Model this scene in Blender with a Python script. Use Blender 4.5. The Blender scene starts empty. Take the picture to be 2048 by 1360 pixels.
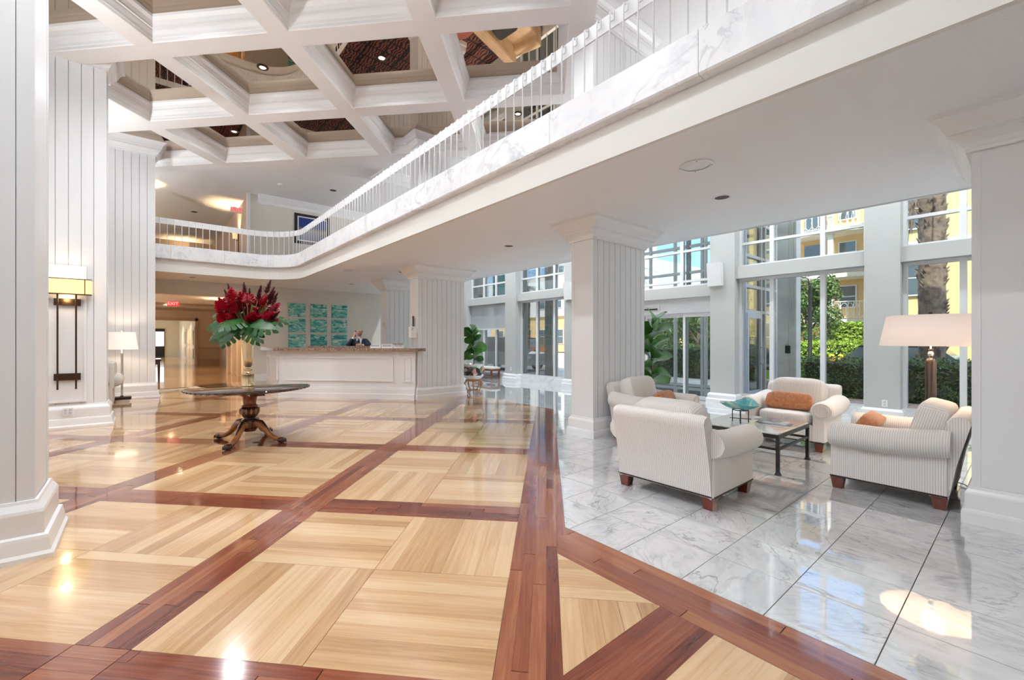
import bpy, bmesh, math, random
from mathutils import Vector, Matrix, noise
random.seed(7)
SC = bpy.context.scene
COL = SC.collection
PI = math.pi
# ------------------------------------------------------------------ camera
EYE = 1.45
YAW = math.radians(38.96)                 # heading, clockwise from +Y
FPX, PPX, PPY = 868.0, 990.0, 679.0
cam_d = bpy.data.cameras.new('camera'); cam = bpy.data.objects.new('camera', cam_d); COL.objects.link(cam)
cam.location = (0, 0, EYE); cam.rotation_euler = (PI/2, 0, -YAW)
cam_d.sensor_width = 36.0; cam_d.lens = FPX/2048*36
cam_d.shift_x = (1024-PPX)/2048; cam_d.shift_y = (PPY-680)/2048
cam_d.clip_start = 0.05; cam_d.clip_end = 400
SC.camera = cam
# ------------------------------------------------------------------ view
vs = SC.view_settings
vs.view_transform = 'Standard'; vs.look = 'None'; vs.gamma = 1.0; vs.use_curve_mapping = False
vs.exposure = 0.80
try:
    SC.cycles.max_bounces = 10; SC.cycles.diffuse_bounces = 5; SC.cycles.glossy_bounces = 5
    SC.cycles.transparent_max_bounces = 12; SC.cycles.caustics_reflective = False; SC.cycles.caustics_refractive = False
    SC.cycles.sample_clamp_indirect = 6.0
    SC.cycles.use_denoising = True
except Exception: pass
# ------------------------------------------------------------------ sky + sun
w = bpy.data.worlds.new('sky'); SC.world = w; w.use_nodes = True
nt = w.node_tree; nt.nodes.clear()
tcw = nt.nodes.new('ShaderNodeTexCoord'); sxyz = nt.nodes.new('ShaderNodeSeparateXYZ'); nt.links.new(tcw.outputs['Generated'], sxyz.inputs[0])
sky = nt.nodes.new('ShaderNodeValToRGB'); cr = sky.color_ramp          # clear daylight sky: pale at the horizon, blue above
for e_, (p_, c_) in zip([cr.elements[0], cr.elements[1], cr.elements.new(.12), cr.elements.new(.35)], ((0.0,(.62,.74,.84)), (1.0,(.10,.27,.70)), (.12,(.36,.60,.88)), (.35,(.18,.42,.82)))): e_.position = p_; e_.color = (*c_, 1)
bg = nt.nodes.new('ShaderNodeBackground'); bg.inputs[1].default_value = 1.35
wo = nt.nodes.new('ShaderNodeOutputWorld')
nt.links.new(sxyz.outputs[2], sky.inputs[0]); nt.links.new(sky.outputs[0], bg.inputs[0]); nt.links.new(bg.outputs[0], wo.inputs[0])
sd = bpy.data.lights.new('sun', 'SUN'); sd.energy = 4.0; sd.angle = math.radians(0.6); sd.color = (1.0, 0.95, 0.86)
sun = bpy.data.objects.new('sun', sd); COL.objects.link(sun)
sun.rotation_euler = Vector((0.62, 0.25, -0.78)).to_track_quat('-Z', 'Y').to_euler()

def lamp(name, kind, loc, energy, color=(1,1,1), size=0.1, target=None, spot=None, parent=None, blend=0.6):
    d = bpy.data.lights.new(name, kind); d.energy = energy; d.color = color
    if kind == 'SPOT': d.spot_size = math.radians(spot or 120); d.spot_blend = blend; d.shadow_soft_size = size
    elif kind == 'POINT': d.shadow_soft_size = size
    o = bpy.data.objects.new(name, d); COL.objects.link(o); o.location = loc
    if target is not None: o.rotation_euler = (Vector(target)-Vector(loc)).to_track_quat('-Z', 'Y').to_euler()
    if parent: o.parent = parent
    return o

# ------------------------------------------------------------------ materials
MATS = {}
def N(nt, t, **kw):
    n = nt.nodes.new(t)
    for k, v in kw.items(): setattr(n, k, v)
    return n
def mat(name, col=(.8,.8,.8), rough=.5, metal=0.0, var=0.0, vscale=4.0, bump=0.0, bscale=60.0, coat=0.0, emit=None, estr=0.0, spec=0.5, sheen=0.0, sss=0.0):
    m = bpy.data.materials.new(name); m.use_nodes = True; nt = m.node_tree
    b = nt.nodes['Principled BSDF']; L = nt.links.new
    b.inputs['Base Color'].default_value = (*col, 1); b.inputs['Roughness'].default_value = rough; b.inputs['Metallic'].default_value = metal
    b.inputs['Coat Weight'].default_value = coat; b.inputs['Specular IOR Level'].default_value = spec
    b.inputs['Sheen Weight'].default_value = sheen
    if sss: b.inputs['Subsurface Weight'].default_value = sss; b.inputs['Subsurface Radius'].default_value = (.02,.008,.004)
    if emit: b.inputs['Emission Color'].default_value = (*emit, 1); b.inputs['Emission Strength'].default_value = estr
    if var or bump: tc = N(nt, 'ShaderNodeTexCoord')
    if var:
        n = N(nt, 'ShaderNodeTexNoise'); n.inputs['Scale'].default_value = vscale; n.inputs['Detail'].default_value = 4
        L(tc.outputs['Object'], n.inputs['Vector'])
        r = N(nt, 'ShaderNodeValToRGB'); r.color_ramp.elements[0].position = .3; r.color_ramp.elements[1].position = .7
        r.color_ramp.elements[0].color = (*[max(0, c*(1-var)) for c in col], 1); r.color_ramp.elements[1].color = (*[min(1, c*(1+var)) for c in col], 1)
        L(n.outputs['Fac'], r.inputs['Fac']); L(r.outputs['Color'], b.inputs['Base Color'])
    if bump:
        n2 = N(nt, 'ShaderNodeTexNoise'); n2.inputs['Scale'].default_value = bscale; n2.inputs['Detail'].default_value = 3
        L(tc.outputs['Object'], n2.inputs['Vector'])
        bp = N(nt, 'ShaderNodeBump'); bp.inputs['Strength'].default_value = bump; bp.inputs['Distance'].default_value = .01
        L(n2.outputs['Fac'], bp.inputs['Height']); L(bp.outputs['Normal'], b.inputs['Normal'])
    MATS[name] = m
    return m
def ramp(nt, stops):
    r = N(nt, 'ShaderNodeValToRGB'); cr = r.color_ramp
    while len(cr.elements) < len(stops): cr.elements.new(.5)
    for e, (p, c) in zip(cr.elements, stops): e.position = p; e.color = (*c, 1)
    return r
def math_n(nt, op, a, b=None, c=None):
    n = N(nt, 'ShaderNodeMath', operation=op)
    for i, v in enumerate((a, b, c)):
        if v is None: continue
        if isinstance(v, (int, float)): n.inputs[i].default_value = v
        else: nt.links.new(v, n.inputs[i])
    return n.outputs[0]

M_WHITE = mat('white_paint', (.80,.81,.825), .38)
M_WALL = mat('wall_paint', (.72,.69,.62), .6)
M_GREIGE = mat('greige_paint', (.50,.51,.49), .5)
M_CEIL = mat('ceiling_paint', (.85,.865,.89), .8, bump=.25, bscale=45)
M_TEXC = mat('textured_ceiling', (.86,.86,.855), .8, bump=.55, bscale=26)
M_COFF = mat('coffer_paint', (.88,.87,.86), .5)
M_TRIMW = mat('trim_white', (.84,.845,.855), .3)
M_ALU = mat('white_aluminium', (.74,.75,.76), .35)
M_ALUD = mat('grey_aluminium', (.25,.28,.29), .4)
M_TAN = mat('tan_wall', (.54,.43,.34), .6)
M_TAND = mat('tan_trim', (.44,.33,.25), .5)
M_CREAM = mat('cream_wall', (.72,.62,.45), .55)
M_DARK = mat('dark_metal', (.035,.025,.02), .4, .6)
M_BLACK = mat('black', (.012,.012,.014), .35)
M_BRONZE = mat('bronze_metal', (.07,.04,.022), .38, .75)
M_IRON = mat('iron', (.045,.045,.045), .5, .7, bump=.3, bscale=90)
M_CHROME = mat('chrome', (.75,.74,.72), .12, 1.0)
M_GOLD = mat('gold', (.83,.66,.40), .16, 1.0, bump=.04, bscale=8)
M_MIRROR = mat('bronze_mirror', (.46,.36,.27), .015, 1.0)
M_CHERRY = mat('cherry_wood', (.13,.020,.010), .22, var=.35, vscale=9, coat=.4)
M_MAHOG = mat('mahogany', (.19,.052,.022), .18, var=.5, vscale=7, coat=.6)
M_MAHOGL = mat('mahogany_light', (.40,.15,.045), .2, var=.35, vscale=8, coat=.6)
M_MAHOGD = mat('mahogany_dark', (.055,.018,.012), .16, var=.4, vscale=9, coat=.5)
M_TTOP = mat('polished_tabletop', (.035,.016,.010), .04, var=.4, vscale=3, coat=1.0)
M_RUST = mat('rust_velvet', (.42,.17,.07), .8, var=.25, vscale=30, sheen=.3)
M_PLASTIC = mat('white_plastic', (.82,.82,.82), .35)
M_GREYP = mat('grey_plastic', (.55,.57,.58), .3)
M_GRANITE = None
M_LENS = mat('lit_lens', (1,.85,.6), .4, emit=(1,.80,.50), estr=9)
M_BAFFLE = mat('dark_baffle', (.05,.02,.012), .5)
M_SHADE = mat('linen_shade', (.84,.76,.70), .7, emit=(1,.78,.66), estr=.25)
M_SHADEW = mat('white_linen_shade', (.85,.80,.74), .7, emit=(1,.86,.72), estr=.3)
M_SHADEG = mat('amber_shade', (.80,.58,.30), .5, emit=(1,.66,.28), estr=.5)
M_BULB = mat('glowing_bulb', (1,.9,.7), .4, emit=(1,.78,.45), estr=14)
M_LEAF = mat('fig_leaf', (.045,.155,.025), .28, var=.4, vscale=6)
M_LEAFD = mat('monstera_leaf', (.016,.085,.018), .32, var=.5, vscale=9)
M_FLOWER = mat('ginger_red', (.48,.010,.035), .35, var=.5, vscale=14)
M_FLOWERD = mat('ginger_dark', (.075,.006,.018), .4, var=.4, vscale=14)
M_STEM = mat('stem', (.20,.19,.06), .5)
M_SOIL = mat('soil', (.03,.02,.014), .9)
M_SKIN = mat('skin', (.62,.33,.22), .5, sss=.05)
M_SUIT = mat('navy_suit', (.016,.024,.055), .75, var=.2, vscale=40)
M_SHIRT = mat('white_shirt', (.78,.78,.80), .7)
M_RED = mat('exit_red', (.8,.02,.02), .4, emit=(1,.03,.03), estr=1.1)
M_YELLOW = mat('yellow_paint', (.85,.58,.02), .45)
M_PORCH = mat('plaster_white', (.84,.82,.76), .7)
M_STUCCO = mat('yellow_stucco', (.86,.60,.27), .8, var=.05, vscale=.6)
M_ROOFB = mat('brown_roof', (.30,.17,.10), .7)
M_GLASSD = mat('dark_window_glass', (.10,.13,.15), .06, 0.0, spec=.9)
M_HEDGE = mat('hedge_leaf', (.055,.12,.018), .5, var=.6, vscale=3)
M_HEDGEB = mat('hedge_leaf_sunlit', (.25,.38,.025), .5, var=.45, vscale=3)  # lighter copy of the hedge leaf, sunshine put into the green
M_TREE = mat('tree_leaf', (.075,.14,.025), .5, var=.7, vscale=2)
M_BARK = mat('palm_bark', (.17,.125,.09), .9, var=.5, vscale=10, bump=.8, bscale=25)
M_FROND = mat('palm_frond', (.12,.16,.05), .6, var=.5, vscale=4)
M_PAVER = mat('pavers', (.47,.34,.31), .75, var=.25, vscale=6)
M_ASPH = mat('asphalt', (.50,.49,.48), .85, var=.15, vscale=2)
M_GRASS = mat('lawn', (.16,.30,.03), .9, var=.4, vscale=5)
M_CARW = mat('silver_car_paint', (.62,.63,.65), .2, .3, coat=1)
M_CARB = mat('dark_car_paint', (.01,.03,.035), .12, .2, coat=1)
M_CARR = mat('red_car_paint', (.25,.01,.012), .2, coat=1)
M_TYRE = mat('tyre', (.02,.02,.02), .8)
M_CONC = mat('concrete_column', (.80,.78,.75), .8, var=.1, vscale=2)
M_TEAL = mat('teal_awning', (.02,.55,.58), .6)
M_BLIND = None

def mk_wood(name, stops, gscale=1.0, rough=.13):
    m = bpy.data.materials.new(name); m.use_nodes = True; nt = m.node_tree; L = nt.links.new; b = nt.nodes['Principled BSDF']
    uv = N(nt, 'ShaderNodeUVMap'); oi = N(nt, 'ShaderNodeObjectInfo'); at = N(nt, 'ShaderNodeAttribute', attribute_name='rnd')
    r = math_n(nt, 'FRACT', math_n(nt, 'ADD', oi.outputs['Random'], at.outputs['Fac']))
    off = N(nt, 'ShaderNodeCombineXYZ'); L(math_n(nt, 'MULTIPLY', r, 37.0), off.inputs[0]); L(math_n(nt, 'MULTIPLY', r, 91.0), off.inputs[1])
    add = N(nt, 'ShaderNodeVectorMath', operation='ADD'); L(uv.outputs[0], add.inputs[0]); L(off.outputs[0], add.inputs[1])
    mp = N(nt, 'ShaderNodeMapping'); mp.inputs['Scale'].default_value = (1.6*gscale, 34*gscale, 1); L(add.outputs[0], mp.inputs[0])
    n1 = N(nt, 'ShaderNodeTexNoise'); n1.inputs['Scale'].default_value = 1.0; n1.inputs['Detail'].default_value = 6; n1.inputs['Distortion'].default_value = .9; L(mp.outputs[0], n1.inputs['Vector'])
    mp2 = N(nt, 'ShaderNodeMapping'); mp2.inputs['Scale'].default_value = (7, 150, 1); L(add.outputs[0], mp2.inputs[0])
    n2 = N(nt, 'ShaderNodeTexNoise'); n2.inputs['Scale'].default_value = 1.0; n2.inputs['Detail'].default_value = 3; L(mp2.outputs[0], n2.inputs['Vector'])
    v = math_n(nt, 'ADD', math_n(nt, 'MULTIPLY', r, .52), math_n(nt, 'ADD', math_n(nt, 'MULTIPLY', n1.outputs['Fac'], .62), math_n(nt, 'MULTIPLY', n2.outputs['Fac'], .26)))
    rp = ramp(nt, stops); L(math_n(nt, 'SUBTRACT', math_n(nt, 'MULTIPLY', v, .95), .06), rp.inputs['Fac']); L(rp.outputs['Color'], b.inputs['Base Color'])
    b.inputs['Roughness'].default_value = rough; b.inputs['Coat Weight'].default_value = .65; b.inputs['Coat Roughness'].default_value = .04; b.inputs['Coat IOR'].default_value = 1.5
    g = N(nt, 'ShaderNodeNewGeometry')
    n3 = N(nt, 'ShaderNodeTexNoise'); n3.inputs['Scale'].default_value = 3.5; n3.inputs['Detail'].default_value = 2; L(g.outputs['Position'], n3.inputs['Vector'])
    bp = N(nt, 'ShaderNodeBump'); bp.inputs['Strength'].default_value = .05; bp.inputs['Distance'].default_value = .02; L(n3.outputs['Fac'], bp.inputs['Height'])
    L(bp.outputs['Normal'], b.inputs['Normal']); L(bp.outputs['Normal'], b.inputs['Coat Normal'])
    return m
M_OAK = mk_wood('oak_plank', [(.20,(.37,.20,.09)),(.40,(.50,.295,.145)),(.6,(.60,.38,.20)),(.85,(.69,.485,.285))])
M_JAT = mk_wood('red_plank', [(.18,(.05,.010,.009)),(.36,(.125,.028,.018)),(.56,(.225,.058,.030)),(.74,(.30,.095,.045)),(.95,(.40,.16,.075))], 1.2)

def mk_marble(name, base=(.80,.80,.80), rough=.05, scale=1.0, uvmap=True, vein=(.50,.50,.51), cloud=(.80,.80,.815)):
    m = bpy.data.materials.new(name); m.use_nodes = True; nt = m.node_tree; L = nt.links.new; b = nt.nodes['Principled BSDF']
    oi = N(nt, 'ShaderNodeObjectInfo'); at = N(nt, 'ShaderNodeAttribute', attribute_name='rnd')
    r = math_n(nt, 'FRACT', math_n(nt, 'ADD', oi.outputs['Random'], at.outputs['Fac']))
    if uvmap: src = N(nt, 'ShaderNodeUVMap').outputs[0]
    else: src = N(nt, 'ShaderNodeTexCoord').outputs['Object']
    rot = N(nt, 'ShaderNodeVectorRotate', rotation_type='Z_AXIS'); L(src, rot.inputs['Vector']); L(math_n(nt, 'MULTIPLY', r, 6.28), rot.inputs['Angle'])
    off = N(nt, 'ShaderNodeCombineXYZ'); L(math_n(nt, 'MULTIPLY', r, 57.0), off.inputs[0]); L(math_n(nt, 'MULTIPLY', r, 83.0), off.inputs[1])
    add = N(nt, 'ShaderNodeVectorMath', operation='ADD'); L(rot.outputs[0], add.inputs[0]); L(off.outputs[0], add.inputs[1])
    mp = N(nt, 'ShaderNodeMapping'); mp.inputs['Scale'].default_value = (1.0, 2.6, 1.6); L(add.outputs[0], mp.inputs[0])
    def ridge(sc, wd, dist, thr):
        a = N(nt, 'ShaderNodeTexNoise'); a.inputs['Scale'].default_value = sc*scale; a.inputs['Detail'].default_value = 7; a.inputs['Roughness'].default_value = .55; a.inputs['Distortion'].default_value = dist; L(mp.outputs[0], a.inputs['Vector'])
        q = math_n(nt, 'ABSOLUTE', math_n(nt, 'SUBTRACT', a.outputs['Fac'], .5))
        m_ = N(nt, 'ShaderNodeTexNoise'); m_.inputs['Scale'].default_value = sc*.9*scale; m_.inputs['Detail'].default_value = 2; L(add.outputs[0], m_.inputs['Vector'])
        k = math_n(nt, 'MULTIPLY', math_n(nt, 'MAXIMUM', math_n(nt, 'SUBTRACT', m_.outputs['Fac'], thr), 0.0), 4.0)
        mr = N(nt, 'ShaderNodeMapRange', interpolation_type='SMOOTHSTEP'); mr.inputs['From Min'].default_value = 0; mr.inputs['From Max'].default_value = wd; mr.inputs['To Min'].default_value = 1; mr.inputs['To Max'].default_value = 0; L(q, mr.inputs['Value'])
        return math_n(nt, 'MULTIPLY', mr.outputs[0], math_n(nt, 'MINIMUM', k, 1.0))
    vf = math_n(nt, 'MINIMUM', math_n(nt, 'ADD', ridge(1.5, .022, .8, .40), math_n(nt, 'MULTIPLY', ridge(2.6, .09, 1.6, .42), .45)), 1.0)
    n2 = N(nt, 'ShaderNodeTexNoise'); n2.inputs['Scale'].default_value = 1.6*scale; n2.inputs['Detail'].default_value = 6; n2.inputs['Distortion'].default_value = 1.5; L(mp.outputs[0], n2.inputs['Vector'])
    veins = ramp(nt, [(.0,(1,1,1)),(1,vein)]); L(vf, veins.inputs['Fac'])
    cl = ramp(nt, [(.3,cloud),(.55,(1,1,1))]); L(n2.outputs['Fac'], cl.inputs['Fac'])
    a = N(nt, 'ShaderNodeMixRGB', blend_type='MULTIPLY'); a.inputs[0].default_value = 1.0; a.inputs[1].default_value = (*base,1); L(veins.outputs[0], a.inputs[2])
    a2 = N(nt, 'ShaderNodeMixRGB', blend_type='MULTIPLY'); a2.inputs[0].default_value = .75; L(a.outputs[0], a2.inputs[1]); L(cl.outputs[0], a2.inputs[2])
    L(a2.outputs[0], b.inputs['Base Color']); b.inputs['Roughness'].default_value = rough
    if rough < .1: b.inputs['Coat Weight'].default_value = 1.0; b.inputs['Coat Roughness'].default_value = .015; b.inputs['Coat IOR'].default_value = 1.7
    return m
M_MARB = mk_marble('marble_tile', (.68,.69,.70), .04, 1.6, vein=(.50,.50,.50), cloud=(.82,.825,.835))
M_MARBT = mk_marble('marble_tabletop', (.88,.88,.88), .05, 1.2, uvmap=False, vein=(.8,.8,.8), cloud=(.93,.93,.93))
M_MARBF = mk_marble('marble_fascia', (.82,.83,.85), .32, .8, uvmap=False, vein=(.66,.67,.69), cloud=(.90,.905,.92))

def mk_stripe(name):
    m = bpy.data.materials.new(name); m.use_nodes = True; nt = m.node_tree; L = nt.links.new; b = nt.nodes['Principled BSDF']
    uv = N(nt, 'ShaderNodeUVMap'); sp = N(nt, 'ShaderNodeSeparateXYZ'); L(uv.outputs[0], sp.inputs[0])
    s = math_n(nt, 'SINE', math_n(nt, 'MULTIPLY', sp.outputs[0], 2*PI/.0165))
    rp = ramp(nt, [(.38,(.66,.61,.57)),(.62,(.81,.79,.77))]); L(math_n(nt, 'MULTIPLY_ADD', s, .5, .5), rp.inputs['Fac'])
    L(rp.outputs[0], b.inputs['Base Color']); b.inputs['Roughness'].default_value = .85; b.inputs['Sheen Weight'].default_value = .15
    bp = N(nt, 'ShaderNodeBump'); bp.inputs['Strength'].default_value = .25; bp.inputs['Distance'].default_value = .003; L(s, bp.inputs['Height']); L(bp.outputs[0], b.inputs['Normal'])
    return m
M_STRIPE = mk_stripe('striped_fabric')

def mk_granite():
    m = mat('granite', (.27,.17,.12), .15); nt = m.node_tree; L = nt.links.new; b = nt.nodes['Principled BSDF']
    tc = N(nt, 'ShaderNodeTexCoord'); v = N(nt, 'ShaderNodeTexVoronoi'); v.inputs['Scale'].default_value = 85; L(tc.outputs['Object'], v.inputs['Vector'])
    sp = N(nt, 'ShaderNodeSeparateXYZ'); L(v.outputs['Color'], sp.inputs[0])
    rp = ramp(nt, [(.1,(.07,.045,.035)),(.45,(.27,.155,.10)),(.8,(.42,.28,.20)),(1,(.5,.42,.36))]); L(sp.outputs[0], rp.inputs['Fac']); L(rp.outputs[0], b.inputs['Base Color'])
    return m
M_GRANITE = mk_granite()

def mk_art():
    m = mat('sea_painting', (.1,.5,.45), .5); nt = m.node_tree; L = nt.links.new; b = nt.nodes['Principled BSDF']
    tc = N(nt, 'ShaderNodeTexCoord'); oi = N(nt, 'ShaderNodeObjectInfo')
    off = N(nt, 'ShaderNodeCombineXYZ'); L(math_n(nt, 'MULTIPLY', oi.outputs['Random'], 70.0), off.inputs[0]); L(math_n(nt, 'MULTIPLY', oi.outputs['Random'], 31.0), off.inputs[2])
    add = N(nt, 'ShaderNodeVectorMath', operation='ADD'); L(tc.outputs['Object'], add.inputs[0]); L(off.outputs[0], add.inputs[1])
    mp = N(nt, 'ShaderNodeMapping'); mp.inputs['Scale'].default_value = (2.6, 1, 6.5); L(add.outputs[0], mp.inputs[0])
    n = N(nt, 'ShaderNodeTexNoise'); n.inputs['Scale'].default_value = 1.3; n.inputs['Detail'].default_value = 6; n.inputs['Distortion'].default_value = 1.8; L(mp.outputs[0], n.inputs['Vector'])
    rp = ramp(nt, [(.30,(.02,.13,.18)),(.41,(.04,.32,.31)),(.50,(.16,.52,.46)),(.58,(.36,.66,.58)),(.68,(.78,.80,.68))]); L(n.outputs['Fac'], rp.inputs['Fac']); L(rp.outputs[0], b.inputs['Base Color'])
    return m
M_ART = mk_art()

def mk_carpet():
    m = mat('patterned_carpet', (.06,.02,.015), .95); nt = m.node_tree; L = nt.links.new; b = nt.nodes['Principled BSDF']
    tc = N(nt, 'ShaderNodeTexCoord')
    w1 = N(nt, 'ShaderNodeTexWave'); w1.inputs['Scale'].default_value = 3.6; w1.inputs['Distortion'].default_value = 5; w1.inputs['Detail'].default_value = 0; w1.inputs['Detail Scale'].default_value = 1.8; L(tc.outputs['Object'], w1.inputs['Vector'])
    rp = ramp(nt, [(.0,(.012,.012,.016)),(.45,(.014,.012,.018)),(.52,(.22,.075,.045)),(1,(.20,.06,.04))]); L(w1.outputs['Fac'], rp.inputs['Fac'])
    bk = N(nt, 'ShaderNodeTexBrick'); bk.offset = 0; bk.inputs['Scale'].default_value = 2.2; bk.inputs['Mortar Size'].default_value = .05; bk.inputs['Brick Width'].default_value = 1; bk.inputs['Row Height'].default_value = 1
    L(tc.outputs['Object'], bk.inputs['Vector'])
    mxn = N(nt, 'ShaderNodeMixRGB'); L(bk.outputs['Fac'], mxn.inputs[0]); L(rp.outputs[0], mxn.inputs[1]); mxn.inputs[2].default_value = (.01,.01,.014,1); L(mxn.outputs[0], b.inputs['Base Color'])
    return m
M_CARPET = mk_carpet()

def mk_glass(name='window_glass', tint=(.93,.96,.96), refl=.09):
    m = bpy.data.materials.new(name); m.use_nodes = True; nt = m.node_tree; nt.nodes.clear(); L = nt.links.new
    o = N(nt, 'ShaderNodeOutputMaterial'); tr = N(nt, 'ShaderNodeBsdfTransparent'); tr.inputs[0].default_value = (*tint, 1)
    gl = N(nt, 'ShaderNodeBsdfGlossy'); gl.inputs['Roughness'].default_value = .01
    fr = N(nt, 'ShaderNodeFresnel'); fr.inputs[0].default_value = 1.45
    mxs = N(nt, 'ShaderNodeMixShader'); L(math_n(nt, 'MULTIPLY', fr.outputs[0], .8), mxs.inputs[0]); L(tr.outputs[0], mxs.inputs[1]); L(gl.outputs[0], mxs.inputs[2]); L(mxs.outputs[0], o.inputs[0])
    return m
M_GLASS = mk_glass()
def mk_blind():
    m = bpy.data.materials.new('roller_blind_mesh'); m.use_nodes = True; nt = m.node_tree; nt.nodes.clear(); L = nt.links.new
    o = N(nt, 'ShaderNodeOutputMaterial'); tr = N(nt, 'ShaderNodeBsdfTransparent'); df = N(nt, 'ShaderNodeBsdfDiffuse'); df.inputs[0].default_value = (.8,.8,.8,1)
    tl = N(nt, 'ShaderNodeBsdfTranslucent'); tl.inputs[0].default_value = (.8,.8,.8,1)
    a = N(nt, 'ShaderNodeMixShader'); a.inputs[0].default_value = .7; L(df.outputs[0], a.inputs[1]); L(tl.outputs[0], a.inputs[2])
    c = N(nt, 'ShaderNodeMixShader'); c.inputs[0].default_value = .68; L(tr.outputs[0], c.inputs[1]); L(a.outputs[0], c.inputs[2]); L(c.outputs[0], o.inputs[0])
    return m
M_BLIND = mk_blind()
def mk_pot():
    m = mat('painted_porcelain', (.7,.7,.68), .15, coat=.5); nt = m.node_tree; L = nt.links.new; b = nt.nodes['Principled BSDF']
    tc = N(nt, 'ShaderNodeTexCoord'); v = N(nt, 'ShaderNodeTexVoronoi'); v.inputs['Scale'].default_value = 9; L(tc.outputs['Object'], v.inputs['Vector'])
    sp = N(nt, 'ShaderNodeSeparateXYZ'); L(v.outputs['Color'], sp.inputs[0])
    rp = ramp(nt, [(.0,(.012,.015,.02)),(.45,(.02,.02,.03)),(.5,(.10,.22,.09)),(.68,(.12,.25,.12)),(.72,(.62,.30,.30)),(.85,(.75,.55,.5)),(.9,(.72,.72,.68))]); rp.color_ramp.interpolation = 'CONSTANT'
    L(sp.outputs[0], rp.inputs['Fac'])
    sz = N(nt, 'ShaderNodeSeparateXYZ'); L(tc.outputs['Object'], sz.inputs[0])
    band = math_n(nt, 'MULTIPLY', math_n(nt, 'GREATER_THAN', sz.outputs[2], .50), math_n(nt, 'LESS_THAN', sz.outputs[2], .74))
    mxn = N(nt, 'ShaderNodeMixRGB'); L(band, mxn.inputs[0]); mxn.inputs[1].default_value = (.72,.74,.74,1); L(rp.outputs[0], mxn.inputs[2]); L(mxn.outputs[0], b.inputs['Base Color'])
    return m
M_POT = mk_pot()
def mk_bowl():
    m = mat('art_glass', (.05,.5,.55), .06, coat=1); nt = m.node_tree; L = nt.links.new; b = nt.nodes['Principled BSDF']
    tc = N(nt, 'ShaderNodeTexCoord'); n = N(nt, 'ShaderNodeTexNoise'); n.inputs['Scale'].default_value = 6; n.inputs['Distortion'].default_value = 1; L(tc.outputs['Object'], n.inputs['Vector'])
    rp = ramp(nt, [(.3,(.03,.28,.36)),(.5,(.06,.42,.45)),(.62,(.45,.62,.50)),(.75,(.55,.45,.25))]); L(n.outputs['Fac'], rp.inputs['Fac']); L(rp.outputs[0], b.inputs['Base Color'])
    return m
M_BOWL = mk_bowl()
def mk_picture():
    m = mat('night_picture', (.02,.05,.2), .3); nt = m.node_tree; L = nt.links.new; b = nt.nodes['Principled BSDF']
    tc = N(nt, 'ShaderNodeTexCoord'); sp = N(nt, 'ShaderNodeSeparateXYZ'); L(tc.outputs['Generated'], sp.inputs[0])
    rp = ramp(nt, [(.0,(.10,.13,.20)),(.3,(.16,.20,.30)),(.45,(.30,.26,.14)),(.6,(.01,.04,.20)),(1,(.012,.03,.22))]); L(sp.outputs[2], rp.inputs['Fac']); L(rp.outputs[0], b.inputs['Base Color'])
    return m
M_PICT = mk_picture()

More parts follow.
